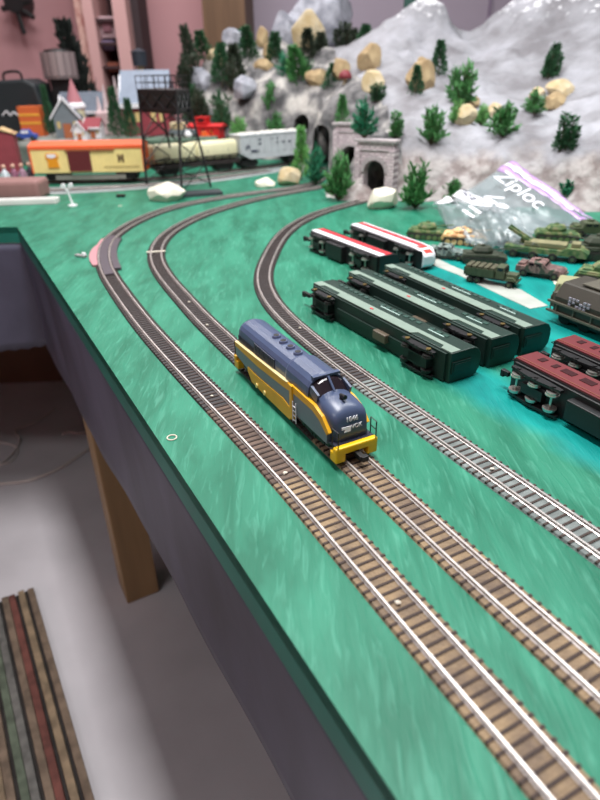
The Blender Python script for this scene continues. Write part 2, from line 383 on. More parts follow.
# rerailer, joint pins and small clip at the bend of the outer track
r = thing('rerailer_section', 'dark curved rerailer plate with a pinkish flange at the bend of the outermost track', 'rerailer', (0, 0, T))
def follow(name, y0, y1, a0, a1, z0, z1, m, grow=0):
    ii = [k for k in range(len(P1)) if y0 <= P1[k].y <= y1 and P1[k].x < -.2]; rings = []
    for q, k in enumerate(ii):
        u = q/(len(ii)-1); e = a1+grow*math.sin(PI*min(1, u*1.2+.1))**.7 if grow else a1
        rings.append([P1[k]+N1[k][1]*a_+Vector((0, 0, z_)) for a_, z_ in ((a0, z0), (e, z0), (e, z1), (a0, z1))])
    MB().loft(rings).build(name, m, r)
m_rr = mat('dark_grey_plastic', (72, 66, 74), .45)
follow('plate', .875, 1.12, -.0066, .0066, .0019, .0046, m_rr); follow('inner_flange', .90, 1.10, -.0215, -.0108, .0, .0044, m_rr)
follow('outer_flange', .93, 1.10, .0108, .0150, .0, .0040, mat('dusty_pink_plastic', (176, 124, 130), .5), .008)
q = gp(81, 257)
r = thing('track_clip', 'small pale metal clip lying left of the rerailer on the green table', 'clip', q, -.5)
MB().box((0, 0, .002), (.022, .007, .004)).build('body', mat('pale_metal', (190, 188, 190), .35, .6), r, bevel=.0008); MB().cyl((.008, 0, .004), (.008, 0, .008), .004, .003).build('knob', mat('white_plastic', (220, 220, 222), .4), r)
# clear glue drops / screws on the green surface
for k, (x, y, lab) in enumerate([(172, 438, 'small pale ring-shaped glue drop near the aisle edge of the table'), (120, 206, 'tiny white fleck on the green paint below the white rock')]):
    q = gp(x, y); s = MB()
    s.tube([(q.x+.004*math.cos(a), q.y+.004*math.sin(a), T+.0005) for a in [2*PI*j/12 for j in range(13)]], .0006); tag(s.build('glue_drop', m_crumb), lab, 'glue drop')
q = gp(131, 316); 

# ------------------------------------------------------------------ mountains (plaster height field)
ctl = []
def cp(x, y, z): ctl.append((x, y, z))
def ca(px, py, Y): v = at(px, py, Y); ctl.append((v.x, v.y, v.z-T))
# foot on the table, right cliff
for x, y in ((.225, 1.445), (.30, 1.415), (.42, 1.38), (.54, 1.335), (.66, 1.28), (.85, 1.2), (1.1, 1.1), (1.5, 1.0)):
    cp(x, y, -.012); cp(x-.02, y-.12, -.03); cp(x+.02, y+.035, .100); 
for px, py, Y in ((430, 149, 1.44), (500, 152, 1.40), (560, 153, 1.36), (600, 152, 1.33), (430, 125, 1.55), (500, 128, 1.56), (560, 122, 1.55), (560, 100, 1.68), (600, 105, 1.55), (480, 92, 1.8), (540, 78, 1.85), (520, 50, 2.05), (400, 62, 2.1), (440, 70, 2.05), (600, 60, 1.8),
                  (600, 10, 2.05), (560, 20, 2.15), (490, 50, 2.2), (385, 50, 2.2), (404, 24, 2.3), (424, -8, 2.38), (432, -8, 2.38), (446, 8, 2.36), (465, 50, 2.34), (492, 21, 2.32), (521, -8, 2.34), (560, -40, 2.36), (610, -50, 2.3),
                  (425, 45, 2.28), (380, 88, 1.85), (400, 100, 1.75), (375, 75, 2.0), (355, 60, 2.2)): ca(px, py, Y)
cp(1.0, 1.35, .16); cp(1.3, 1.4, .25); cp(1.1, 1.7, .38); cp(1.4, 2.2, .45); cp(1.0, 2.3, .52)
for x, y, z in ((.2, 2.62, .25), (.42, 2.62, .3), (.6, 2.6, .25), (.8, 2.65, .33), (1.2, 2.7, .3), (.2, 2.95, .1), (.6, 2.95, .1), (1.2, 3.0, .1), (-.1, 2.95, .1), (-.4, 2.85, .08)): cp(x, y, z)
# portals: plaster stands a little behind them
for x, y in ((.155, 1.50), (.195, 1.48), (.225, 1.465)): cp(x, y, .118)
for x, y in ((.09, 1.43), (.13, 1.38), (.11, 1.62), (.165, 1.64), (.02, 1.72)): cp(x, y, -.03)
for x, y in ((.125, 1.79), (.165, 1.77), (.20, 1.72)): cp(x, y, .135)
cp(.21, 1.58, .13); cp(.23, 1.62, .145)
# left rocky cliff with caves
for x, y in ((.09, 1.80), (.05, 1.86), (.03, 1.98), (.02, 2.12), (-.06, 2.17), (-.14, 2.19), (-.22, 2.20), (-.28, 2.24)):
    cp(x, y, -.012); cp(x-.06, y-.09, -.04)
for x, y, z in ((.115, 1.86, .16), (.08, 1.90, .17), (.08, 2.0, .19), (.06, 2.18, .20), (-.05, 2.22, .20), (-.13, 2.24, .19), (-.20, 2.24, .13), (-.27, 2.30, .10)): cp(x, y, z)
for px, py, Y in ((262, 82, 2.3), (300, 84, 2.25), (340, 88, 2.0), (250, 100, 2.27), (330, 62, 2.3), (300, 70, 2.35), (270, 60, 2.42), (345, 48, 2.5), (310, 48, 2.52), (280, 42, 2.55), (240, 50, 2.5), (225, 40, 2.6), (205, 55, 2.5), (192, 75, 2.45), (205, 95, 2.35), (230, 80, 2.4), (188, 95, 2.45)): ca(px, py, Y)
cp(-.42, 2.5, -.03); cp(-.45, 2.3, -.03); cp(-.36, 2.26, -.02); cp(-.5, 2.7, -.03)
ctl = np.array(ctl)
A = np.linalg.norm(ctl[:, None, :2]-ctl[None, :, :2], axis=2); A = A+np.eye(len(ctl))*-.004
Wt = np.linalg.solve(np.block([[A, np.ones((len(ctl), 1))], [np.ones((1, len(ctl))), np.zeros((1, 1))]]), np.append(ctl[:, 2], 0))
def hz(x, y):
    r = np.sqrt((ctl[:, 0]-x)**2+(ctl[:, 1]-y)**2); return float(r @ Wt[:-1]+Wt[-1])
def terr(x, y):
    h = hz(x, y)
    if h < 0: return h
    k = min(1, h/.06)
    v = Vector((x, y, 0)); rough = 1.0 if x < .22-(y-1.8)*.15 and y > 1.7 else .75
    rid = abs(noise.noise(v*9))+.5*abs(noise.noise(v*21+Vector((5, 0, 0))))
    return h+k*rough*(.035*rid-.012)+k*.004*noise.noise(v*60)
STEP = .0115
m_plaster = None
def rock_mat(name, c1, c2, c3, snow=None, scale=9):
    m = bpy.data.materials.new(name); m.use_nodes = True; nt = m.node_tree; b = nt.nodes['Principled BSDF']; b.inputs['Roughness'].default_value = .8
    N, L = nt.nodes.new, nt.links.new; tc = N('ShaderNodeTexCoord')
    n1 = N('ShaderNodeTexNoise'); n1.inputs['Scale'].default_value = scale; n1.inputs['Detail'].default_value = 8; L(tc.outputs['Object'], n1.inputs['Vector'])
    r = N('ShaderNodeValToRGB'); e = r.color_ramp.elements; e[0].position = .36; e[0].color = (*lin(c1), 1); e[1].position = .64; e[1].color = (*lin(c3), 1); q = e.new(.5); q.color = (*lin(c2), 1)
    L(n1.outputs['Fac'], r.inputs[0]); col = r.outputs[0]
    n3 = N('ShaderNodeTexNoise'); n3.inputs['Scale'].default_value = 38; n3.inputs['Detail'].default_value = 6; L(tc.outputs['Object'], n3.inputs['Vector'])
    if snow:
        g = N('ShaderNodeSeparateXYZ'); L(tc.outputs['Object'], g.inputs[0])
        ma = N('ShaderNodeMath'); ma.operation = 'MULTIPLY_ADD'; ma.inputs[1].default_value = .30; L(n3.outputs['Fac'], ma.inputs[0]); L(g.outputs[2], ma.inputs[2])
        mr = N('ShaderNodeMapRange'); mr.inputs['From Min'].default_value = snow; mr.inputs['From Max'].default_value = snow+.05; L(ma.outputs[0], mr.inputs[0])
        mx = N('ShaderNodeMix'); mx.data_type = 'RGBA'; L(mr.outputs[0], mx.inputs[0]); L(col, mx.inputs[6]); mx.inputs[7].default_value = (*lin((240, 240, 244)), 1); col = mx.outputs[2]
    if snow:    # bare brownish rock face low down
        mb = N('ShaderNodeMath'); mb.operation = 'MULTIPLY_ADD'; mb.inputs[1].default_value = .12; L(n1.outputs['Fac'], mb.inputs[0]); L(g.outputs[2], mb.inputs[2])
        mq = N('ShaderNodeMapRange'); mq.inputs['From Min'].default_value = T+.165; mq.inputs['From Max'].default_value = T+.135; mq.inputs['To Max'].default_value = .75; L(mb.outputs[0], mq.inputs[0])
        rb = N('ShaderNodeValToRGB'); rb.color_ramp.elements[0].position = .38; rb.color_ramp.elements[1].position = .6; rb.color_ramp.elements[0].color = (*lin((124, 108, 102)), 1); rb.color_ramp.elements[1].color = (*lin((184, 176, 172)), 1); L(n3.outputs['Fac'], rb.inputs[0])
        my = N('ShaderNodeMix'); my.data_type = 'RGBA'; L(mq.outputs[0], my.inputs[0]); L(col, my.inputs[6]); L(rb.outputs[0], my.inputs[7]); col = my.outputs[2]
    L(col, b.inputs['Base Color'])
    bp = N('ShaderNodeBump'); bp.inputs['Strength'].default_value = .8; bp.inputs['Distance'].default_value = .010; L(n3.outputs['Fac'], bp.inputs['Height']); L(bp.outputs[0], b.inputs['Normal'])
    return m
m_rock_r = rock_mat('grey_plaster', (122, 120, 124), (148, 148, 153), (168, 168, 175), snow=T+.585)
m_rock_l = rock_mat('mottled_rock', (66, 66, 68), (122, 120, 120), (186, 182, 176), scale=16)
def build_terrain(name, inside, m, label):
    xs = np.arange(-.55, 1.62, STEP); ys = np.arange(1.0, 3.05, STEP)
    H = {}
    def h(i, j):
        if (i, j) not in H: H[(i, j)] = terr(float(xs[i]), float(ys[j]))
        return H[(i, j)]
    s = MB(); V = {}; B = {}; cells = set()
    for i in range(len(xs)-1):
        for j in range(len(ys)-1):
            if inside(xs[i], ys[j]) and max(h(i, j), h(i+1, j), h(i, j+1), h(i+1, j+1)) > 0: cells.add((i, j))
    def gv(D, i, j, z):
        if (i, j) not in D:
            D[(i, j)] = s.bm.verts.new((float(xs[i]), float(ys[j]), z))
        return D[(i, j)]
    for i, j in cells:
        q = [(i, j), (i+1, j), (i+1, j+1), (i, j+1)]
        s.face([gv(V, a, b, T+max(h(a, b), .001)) for a, b in q]); s.face([gv(B, a, b, T-.0008) for a, b in q][::-1])
        for (a, b), nb in (((q[0], q[1]), (i, j-1)), ((q[1], q[2]), (i+1, j)), ((q[2], q[3]), (i, j+1)), ((q[3], q[0]), (i-1, j))):
            if nb not in cells: s.face([V[a], B[a], B[b], V[b]])
    o = s.build(name, m, None, smooth=False); return tag(o, label, 'mountain')
def seam(x, y): return x < (.235 if y < 1.75 else .235-.10*min(1, (y-1.75)/.45)) and y > 1.45
mR = build_terrain('plaster_mountain', lambda x, y: not seam(x, y), m_rock_r, 'pale grey plaster mountain with snowy peaks rising behind the tunnels and tanks')
mL = build_terrain('rocky_cliff', seam, m_rock_l, 'mottled grey rock cliff with cave openings behind the goods train')
def arch_poly(wd, h, n=12):
    r = wd/2; return [(-r, -.002)]+[(-r*math.cos(PI*i/n), h-r+r*math.sin(PI*i/n)) for i in range(n+1)]+[(r, -.002)]
def cutter(x, y, ang, wd, h, dep, fr=.10):   # tunnel runs along ang
    d = Vector((math.cos(ang), math.sin(ang))); n = Vector((-d.y, d.x)); pl = arch_poly(wd, h)
    s = MB(); s.loft([[(x+d.x*k+n.x*a, y+d.y*k+n.y*a, T+z) for a, z in pl] for k in (-fr, dep)])
    return s.build('cut', None, None)
PORT1 = Vector((.182, 1.448)); A1 = math.radians(58)
PORT2 = Vector((.150, 1.735)); A2 = math.radians(66)
CAVE2 = Vector((.072, 1.87)); CAVE1 = Vector((.012, 2.15))
cuts = [cutter(PORT1.x, PORT1.y, A1, .056, .085, .30, .02), cutter(PORT2.x, PORT2.y, A2, .056, .085, .20, .04), cutter(CAVE2.x, CAVE2.y, 1.45, .056, .125, .25), cutter(CAVE1.x, CAVE1.y, 1.2, .06, .135, .30)]
for tgt in (mR, mL):
    for c in cuts:
        b = tgt.modifiers.new('cut', 'BOOLEAN'); b.operation = 'DIFFERENCE'; b.object = c; b.solver = 'EXACT'
bpy.context.view_layer.update(); dg = bpy.context.evaluated_depsgraph_get()
for tgt in (mR, mL):
    me = bpy.data.meshes.new_from_object(tgt.evaluated_get(dg)); tgt.modifiers.clear(); tgt.data = me
    for p in me.polygons: p.use_smooth = (tgt is mR)
for c in cuts: bpy.data.objects.remove(c)
def hit(px, py):         # where the line of sight meets the plaster
    Y = 1.15
    while Y < 3:
        v = at(px, py, Y)
        if v.z-T <= max(0, terr(v.x, v.y)): return v
        Y += .008
    return at(px, py, 2.4)

# brick tunnel portals
def brick_mat():
    m = bpy.data.materials.new('portal_stone'); m.use_nodes = True; nt = m.node_tree; b = nt.nodes['Principled BSDF']; b.inputs['Roughness'].default_value = .85
    N, L = nt.nodes.new, nt.links.new; tc = N('ShaderNodeTexCoord'); mp = N('ShaderNodeMapping'); mp.inputs['Rotation'].default_value = (PI/2, 0, 0); L(tc.outputs['Object'], mp.inputs[0])
    br = N('ShaderNodeTexBrick'); br.inputs['Scale'].default_value = 1; br.inputs['Brick Width'].default_value = .014; br.inputs['Row Height'].default_value = .0068; br.inputs['Mortar Size'].default_value = .0007
    br.inputs['Color1'].default_value = (*lin((222, 210, 212)), 1); br.inputs['Color2'].default_value = (*lin((198, 182, 188)), 1); br.inputs['Mortar'].default_value = (*lin((144, 128, 134)), 1)
    L(mp.outputs[0], br.inputs['Vector']); L(br.outputs['Color'], b.inputs['Base Color'])
    bp = N('ShaderNodeBump'); bp.inputs['Strength'].default_value = .6; bp.inputs['Distance'].default_value = .001; bp.invert = True; L(br.outputs['Fac'], bp.inputs['Height']); L(bp.outputs[0], b.inputs['Normal'])
    return m
m_brick = brick_mat(); m_cap = mat('portal_capstone', (190, 180, 182), .85, var=.2, scale=60)
def portal(P, A, label, wd=.098, h=.122, gr='stone tunnel portals'):
    # local: x across, y into the hill
    r = thing('tunnel_portal', label, 'tunnel portal', (P.x, P.y, T), A-PI/2, gr)
    ow, oh = .052, .085; ar = arch_poly(ow, oh)[1:-1]
    s = MB(); hw = wd/2; pts_in = [(-ow/2, 0)]+ar+[(ow/2, 0)]
    n = len(pts_in); outp = []
    for i, (a, z) in enumerate(pts_in):
        if i == 0: outp.append((-hw, 0))
        elif i == n-1: outp.append((hw, 0))
        else:
            t = i/(n-1)
            # walk round left side, top, right side
            if t < .25: outp.append((-hw, h*t/.25))
            elif t > .75: outp.append((hw, h*(1-t)/.25))
            else: outp.append((-hw+2*hw*(t-.25)/.5, h))
    F = [s.bm.verts.new((a, -.009, z)) for a, z in pts_in]; O = [s.bm.verts.new((a, -.009, z)) for a, z in outp]
    Fb = [s.bm.verts.new((a, .012, z)) for a, z in pts_in]; Ob = [s.bm.verts.new((a, .012, z)) for a, z in outp]
    for i in range(n-1):
        s.face([F[i], F[i+1], O[i+1], O[i]]); s.face([Fb[i], Ob[i], Ob[i+1], Fb[i+1]]); s.face([F[i], Fb[i], Fb[i+1], F[i+1]]); s.face([O[i], O[i+1], Ob[i+1], Ob[i]])
    for i in (0, n-1): s.face([F[i], O[i], Ob[i], Fb[i]])
    s.build('stone_face', m_brick, r)
    s = MB()
    for k in range(9):
        a = PI*(k+.5)/9; s.box((-.031*math.cos(a), -.010, oh-.026+.031*math.sin(a)), (.0095, .004, .010), ry=(a-PI/2))
    s.build('arch_stones', m_cap, r)
    s = MB(); s.box((0, 0, h+.003), (wd+.006, .028, .006)); s.box((0, -.010, h-.016), (wd+.002, .003, .0035)); s.build('capstone', m_cap, r, bevel=.001)
    for sg in (-1, 1): MB().box((sg*(hw-.007), -.011, h/2-.008), (.014, .005, h-.016)).build('pilaster', m_brick, r)
portal(PORT1, A1, 'nearer stone tunnel portal where the inner track enters the hill')
portal(PORT2, A2, 'farther stone tunnel portal partly hidden behind the nearer one', h=.135)

# ------------------------------------------------------------------ boulders
m_cream = mat('cream_stone', (204, 190, 160), .85, var=.25, scale=30, col2=(186, 164, 122), bump=.5, bscale=90)
m_tanst = mat('tan_stone', (186, 164, 126), .85, var=.25, scale=25, col2=(150, 126, 92), bump=.5, bscale=90)
m_white = mat('white_stone', (232, 226, 208), .85, var=.12, scale=30, bump=.4, bscale=90)
m_greyst = mat('grey_stone', (186, 188, 198), .8, scale=20, col2=(122, 124, 134), bump=.6, bscale=60)
def boulder(x0, x1, y0, y1, label, m=m_cream, seed=1, Y=None, tab=False, dep=.8, name='boulder'):
    xc = (x0+x1)/2
    b = gp(xc, y1-(y1-y0)*.08) if tab else (at(xc, y1, Y) if Y else hit(xc, y1-(y1-y0)*.15))
    k = pxm(xc, (y0+y1)/2, b.y); wd, h = (x1-x0)*k/2, (y1-y0)*k*1.0/2
    s = MB(); s.blob((0, 0, 0), (1, 1, 1), .10, seed, 4, 1.1); rs = random.Random(seed)
    RM = Matrix.Rotation(rs.uniform(-.35, .35), 3, 'Y') @ Matrix.Rotation(rs.uniform(0, 3), 3, 'Z')
    for v in s.bm.verts: v.co = RM @ (v.co*.92/(sum(abs(c)**3.2 for c in v.co.normalized())**(1/3.2)))
    for _ in range(15):      # flat broken faces
        n = Vector((rs.uniform(-1, 1), rs.uniform(-1, 1), rs.uniform(-.7, 1))).normalized(); lim = rs.uniform(.70, .92)
        for v in s.bm.verts:
            e = v.co.dot(n)-lim
            if e > 0: v.co -= n*e
    for v in s.bm.verts: v.co = Vector((v.co.x*wd*1.02, v.co.y*wd*dep*1.02, max(v.co.z, -.7)*h*1.05))
    o = s.build(name, m, None, loc=(b.x, b.y+wd*dep*.5, b.z+h*.70), rot=(0, 0, seed*.7 % .5))
    return tag(o, label, 'rock')
boulder(148, 186, 183, 203, 'long white rock on the green beyond the outermost track', m_white, 1, tab=True, dep=.6)
boulder(277, 301, 167, 187, 'small chunky cream rock where the two outer tracks leave the table', m_cream, 2, tab=True)
boulder(254, 276, 178, 188, 'flat white stone fragment left of the chunky cream rock', m_white, 3, tab=True)
boulder(366, 401, 187, 211, 'white rock leaning at the foot of the nearer tunnel portal', m_white, 4, tab=True, dep=.6)
boulder(357, 381, 46, 75, 'upright tan boulder high on the hill above the tunnels', m_tanst, 5)
boulder(362, 386, 73, 97, 'cream boulder just below the upright tan one', m_cream, 6)
boulder(331, 353, 59, 83, 'squarish tan boulder beside the small red mushroom', m_tanst, 7)
boulder(305, 329, 71, 88, 'flat golden boulder on the edge of the cave cliff', m_tanst, 8)
boulder(404, 437, 64, 98, 'long tan boulder lying between two small firs below the white peak', m_tanst, 9)
boulder(415, 432, 58, 76, 'small rounded tan rock on top of the long tan boulder', m_tanst, 10)
boulder(455, 478, 106, 128, 'blocky cream boulder in the middle of the mountain ledge', m_cream, 11)
boulder(463, 482, 98, 110, 'flat pinkish-tan stone sitting behind the blocky cream boulder', m_tanst, 12)
boulder(485, 502, 104, 120, 'pale yellow stone half hidden behind the broad ledge bush', m_cream, 13)
boulder(546, 576, 81, 99, 'wide cream boulder high on the right mountain slope', m_cream, 14)
boulder(544, 567, 93, 112, 'tan stone tucked under the wide cream boulder', m_tanst, 15)
boulder(528, 546, 88, 102, 'small pale stone left of the wide cream boulder', m_cream, 16)
boulder(205, 222, 50, 62, 'small cream stone among dark firs at the left end of the hill', m_cream, 17)
boulder(214, 232, 57, 68, 'rounded cream stone just below the leftmost hill stone', m_cream, 18)
boulder(252, 275, 60, 73, 'flat tan slab at the top of the cave cliff', m_tanst, 19)
boulder(256, 270, 30, 50, 'upright tan stone among the firs on the hill crest', m_tanst, 20)
boulder(262, 276, 45, 62, 'tan stone in front of the hill crest firs', m_tanst, 21)
boulder(222, 247, 26, 48, 'large pale blue-grey rock on the left hill crest', m_greyst, 22, Y=2.52)
boulder(272, 300, 8, 52, 'rough grey rock flanking the cream slab on the crest', m_greyst, 23, Y=2.62)
boulder(286, 353, -14, 46, 'huge grey rock at the top of the hill behind the cream slab', m_greyst, 24, Y=2.70)
boulder(292, 325, 9, 50, 'big flat cream slab leaning on the huge grey rock', m_cream, 25, Y=2.46, dep=.35)
boulder(187, 215, 66, 92, 'grey lumpy rock at the far left end of the hill', m_greyst, 26, Y=2.38)
boulder(232, 258, 72, 98, 'grey block of rock at the top left of the cave cliff', m_greyst, 27, Y=2.26)
q = hit(345, 84); k = pxm(345, 80, q.y)
r = thing('toy_mushroom', 'small dark red mushroom cap beside the squarish tan boulder', 'mushroom', q)
MB().cyl((0, 0, -.004), (0, 0, 6*k), 2.4*k, 1.8*k).build('stem', m_cream, r); MB().lathe([(.5*k, 4*k), (7*k, 5*k), (6*k, 9*k), (3*k, 12*k), (.01*k, 12.6*k)]).build('cap', mat('dark_red', (128, 48, 56), .6), r, smooth=True)

# ------------------------------------------------------------------ plastic plants
m_leaf = [mat('leaf_mid_green', (84, 150, 84), .55, var=.5, scale=40), mat('leaf_dark_green', (56, 104, 68), .6, var=.45, scale=40), mat('leaf_light_green', (122, 186, 106), .55, var=.35, scale=40), mat('leaf_teal_green', (50, 136, 100), .5, var=.4, scale=40), mat('leaf_olive_dark', (62, 76, 58), .7, var=.5, scale=40)]
m_stem = mat('brown_stem', (74, 62, 46), .8)
def leaf(s, p, d, ln, wd):
    d = d.normalized(); u = d.cross(Vector((random.uniform(-1, 1), random.uniform(-1, 1), random.uniform(-1, 1)))).normalized(); n = d.cross(u)
    a = s.bm.verts.new(p); b = s.bm.verts.new(p+d*ln*.5+u*wd+n*wd*.3); c = s.bm.verts.new(p+d*ln); e = s.bm.verts.new(p+d*ln*.5-u*wd+n*wd*.3)
    s.face([a, b, c]); s.face([a, c, e])
def bush_meshes(seed, kind):
    random.seed(seed); L, S = MB(), MB()       # unit height, about unit width
    if kind == 'bush':
        for i in range(44):
            a = random.uniform(0, 2*PI); t = random.uniform(.05, 1.1); d = Vector((math.cos(a)*math.sin(t), math.sin(a)*math.sin(t), math.cos(t)))
            ln = random.uniform(.65, 1.0)*(1-.15*t); d.z = max(d.z, .2); pts = [Vector((d.x*k*ln*.72, d.y*k*ln*.72, d.z*ln*k+.02-.12*k*k*t)) for k in (0, .35, .7, 1)]
            S.tube(pts, .012, 4)
            for k in range(16):
                f = .25+.75*k/15; seg = min(2, int(f*3)); p = pts[seg].lerp(pts[seg+1], f*3-seg if f < 1 else 1)
                dd = (pts[-1]-pts[0]).normalized()*.8+Vector((random.uniform(-1, 1), random.uniform(-1, 1), random.uniform(-.4, .8)))*.9
                leaf(L, p, dd, random.uniform(.14, .24), .034)
    elif kind == 'fir':
        S.cyl((0, 0, -.03), (0, 0, .92), .03, .008, 6)
        for k in range(620):
            z = random.random()**.8; r = (1-z)*.36+.06; a = random.uniform(0, 2*PI); q = random.uniform(.2, 1)*r
            leaf(L, Vector((math.cos(a)*q, math.sin(a)*q, z*.9+.06)), Vector((math.cos(a), math.sin(a), .6+random.uniform(-.3, .5))), random.uniform(.10, .18), .034)
    else:               # spiky clump of several little upright firs
        for j in range(5):
            x, y, h = random.uniform(-.28, .28), random.uniform(-.25, .25), random.uniform(.55, 1); S.cyl((x*.5, y*.5, -.03), (x, y, h*.9), .02, .006, 5)
            for k in range(130):
                z = random.random(); a = random.uniform(0, 2*PI); q = random.uniform(.2, 1)*(.13*(1-z)+.03); f = z*.92+.05
                leaf(L, Vector((x*(.5+.5*f)+math.cos(a)*q, y*(.5+.5*f)+math.sin(a)*q, f*h)), Vector((math.cos(a), math.sin(a), .7)), random.uniform(.10, .17), .032)
    out = []
    for s, nm in ((L, 'foliage'), (S, 'stem')):
        me = bpy.data.meshes.new(nm); s.bm.to_mesh(me); s.bm.free(); out.append(me)
    return out
BM_ = {(k, i): bush_meshes(10+i*7+len(k), k) for k in ('bush', 'fir', 'clump') for i in range(3)}
CPY = {}
def plant(x0, x1, y0, y1, label, kind='bush', col=0, tab=False, Y=None, var=0, name='plastic_bush', group=None):
    xc = (x0+x1)/2; b = gp(xc, y1-2) if tab else (at(xc, y1, Y) if Y else hit(xc, y1-2))
    k = pxm(xc, (y0+y1)/2, b.y); h = (y1-y0)*k*1.08; wd = (x1-x0)*k
    r = thing(name, label, 'plant', (b.x, b.y, b.z-.002), random.uniform(0, 6), group)
    for me, m, nm in zip(BM_[(kind, var % 3)], (m_leaf[col], m_stem), ('foliage', 'stem')):
        key = (kind, var % 3, nm, col)
        if key not in CPY:
            c = me.copy(); c.materials.clear(); c.materials.append(m); CPY[key] = c
        o = bpy.data.objects.new(nm, CPY[key]); C.objects.link(o); o.parent = r
        sx = wd/{'bush': 1.15, 'fir': .75, 'clump': .85}[kind]; o.scale = (sx, sx, h)
    return r
plant(292, 311, 134, 181, 'light green upright conifer right of the grey hopper wagon', 'fir', 2, Y=1.72, name='plastic_fir')
plant(304, 328, 150, 187, 'teal-green bush between the light conifer and the big leafy bush', 'bush', 3, tab=True, var=1)
plant(322, 355, 158, 203, 'big leafy green bush left of the nearer tunnel portal', 'bush', 0, tab=True, var=2)
plant(349, 379, 103, 139, 'bright green bush growing on top of the nearer tunnel portal', 'bush', 3, Y=1.475, var=0)
plant(335, 349, 99, 124, 'slim green fir on top of the farther tunnel portal', 'fir', 0, Y=1.76, name='plastic_fir', var=1)
plant(384, 404, 114, 139, 'small loose shrub right of the bush on the nearer portal', 'clump', 0, var=2)
plant(366, 389, 86, 103, 'low dark shrub in front of the cream boulder above the portals', 'clump', 1)
plant(415, 447, 110, 147, 'full green bush at the left end of the mountain ledge', 'bush', 0, var=1)
plant(440, 480, 70, 109, 'tall pointed bush behind the blocky cream boulder', 'bush', 0, var=2)
plant(446, 466, 104, 126, 'light green bush pressed against the left side of the blocky boulder', 'bush', 2, var=0)
plant(482, 522, 108, 139, 'broad dark green bush at the middle right of the ledge', 'bush', 0, var=1)
plant(472, 490, 108, 127, 'small bush between the blocky boulder and the broad bush', 'bush', 2, var=2)
plant(531, 560, 44, 81, 'dark forked shrub highest on the right mountain slope', 'clump', 1, var=1)
plant(520, 547, 94, 117, 'round green bush left of the wide cream boulder', 'bush', 0, var=0)
plant(543, 577, 117, 152, 'sparse dark sprig at the right end of the ledge', 'clump', 1, var=2)
plant(396, 434, 167, 211, 'large grassy bush right of the nearer tunnel portal', 'bush', 0, tab=True, var=0)
plant(440, 464, 181, 203, 'small green bush behind the plastic bags', 'bush', 0, tab=True, var=1)
plant(553, 580, 178, 208, 'teal sprig behind the purple zip of the bag', 'clump', 3, tab=True, var=1)
plant(429, 447, 49, 79, 'dark little fir right of the long tan boulder', 'fir', 1, var=0, name='plastic_fir')
plant(408, 423, 72, 98, 'dark little fir left in front of the long tan boulder', 'fir', 1, var=2, name='plastic_fir')
plant(261, 281, 86, 118, 'ragged green bush on the face of the cave cliff', 'bush', 0, Y=2.24, var=2)
plant(228, 252, 118, 150, 'pale green bush at the foot of the cliff behind the wagons', 'bush', 2, Y=2.12, var=1)
plant(262, 290, 116, 143, 'soft green bush hanging over the grey hopper wagon', 'bush', 0, Y=2.14, var=0)
for j, (a, b, c, d_, lb, kd, cl, Y) in enumerate([
    (188, 201, 28, 78, 'tall leaning dark fir at the far left end of the hill', 'fir', 4, 2.40), (198, 212, 32, 60, 'narrow dark fir beside the corner of the pink wall', 'fir', 1, 2.46),
    (176, 196, 52, 88, 'wispy dark fir sticking out to the left of the hill', 'clump', 4, 2.36), (184, 212, 84, 122, 'dark green undergrowth behind the red caboose', 'bush', 1, 2.34),
    (206, 238, 88, 126, 'olive thicket between caboose and cave cliff', 'bush', 1, 2.36), (214, 230, 44, 84, 'upright fir below the pale blue-grey rock', 'fir', 1, 2.36),
    (230, 246, 46, 88, 'fir in the middle of the left hill group', 'fir', 4, 2.38), (243, 258, 28, 66, 'fir standing on the crest left of the tan stone', 'fir', 1, 2.46),
    (236, 252, 30, 50, 'small bushy fir on the crest by the blue-grey rock', 'fir', 3, 2.54), (268, 282, 34, 66, 'fir right of the tan crest stones', 'fir', 1, 2.42),
    (276, 300, 52, 84, 'teal bushy fir above the cave cliff', 'bush', 3, 2.30), (292, 310, 46, 84, 'mid green fir above the left cave opening', 'fir', 0, 2.28),
    (300, 314, 30, 60, 'dark thin fir in front of the cream slab', 'fir', 4, 2.40), (313, 328, 34, 64, 'dark fir at the right foot of the cream slab', 'fir', 4, 2.42),
    (324, 336, 64, 90, 'short fir between the golden and the squarish boulder', 'fir', 1, 2.16), (332, 354, 22, 52, 'dark brownish scrub below the huge grey rock', 'clump', 4, 2.50),
    (348, 362, 24, 50, 'dark fir tip right of the huge grey rock', 'clump', 4, 2.48), (358, 372, 25, 48, 'last dark fir on the skyline before the white peak', 'fir', 1, 2.44),
    (372, 392, 38, 50, 'low olive scrub on the skyline beside the white peak', 'clump', 1, 2.30)]):
    pl_ = plant(a-3, b+3, c+(d_-c)*.15, d_+2, lb, kd, cl, Y=Y, var=j, name='plastic_fir' if kd == 'fir' else 'plastic_bush'); pl_.rotation_euler = (random.uniform(-.15, .15), random.uniform(-.25, .15), random.uniform(0, 6))

plant(184, 214, 92, 124, 'dense dark thicket at the lower left end of the hill', 'bush', 4, Y=2.30, var=2)
plant(212, 234, 100, 132, 'dark green thicket just left of the pale cave cliff', 'bush', 1, Y=2.26, var=0)
plant(222, 244, 62, 92, 'dark bushy shrub between the grey rocks of the left hill', 'bush', 4, Y=2.34, var=1)
plant(296, 320, 62, 86, 'dark bushy shrub beside the flat golden boulder', 'bush', 1, Y=2.32, var=2)

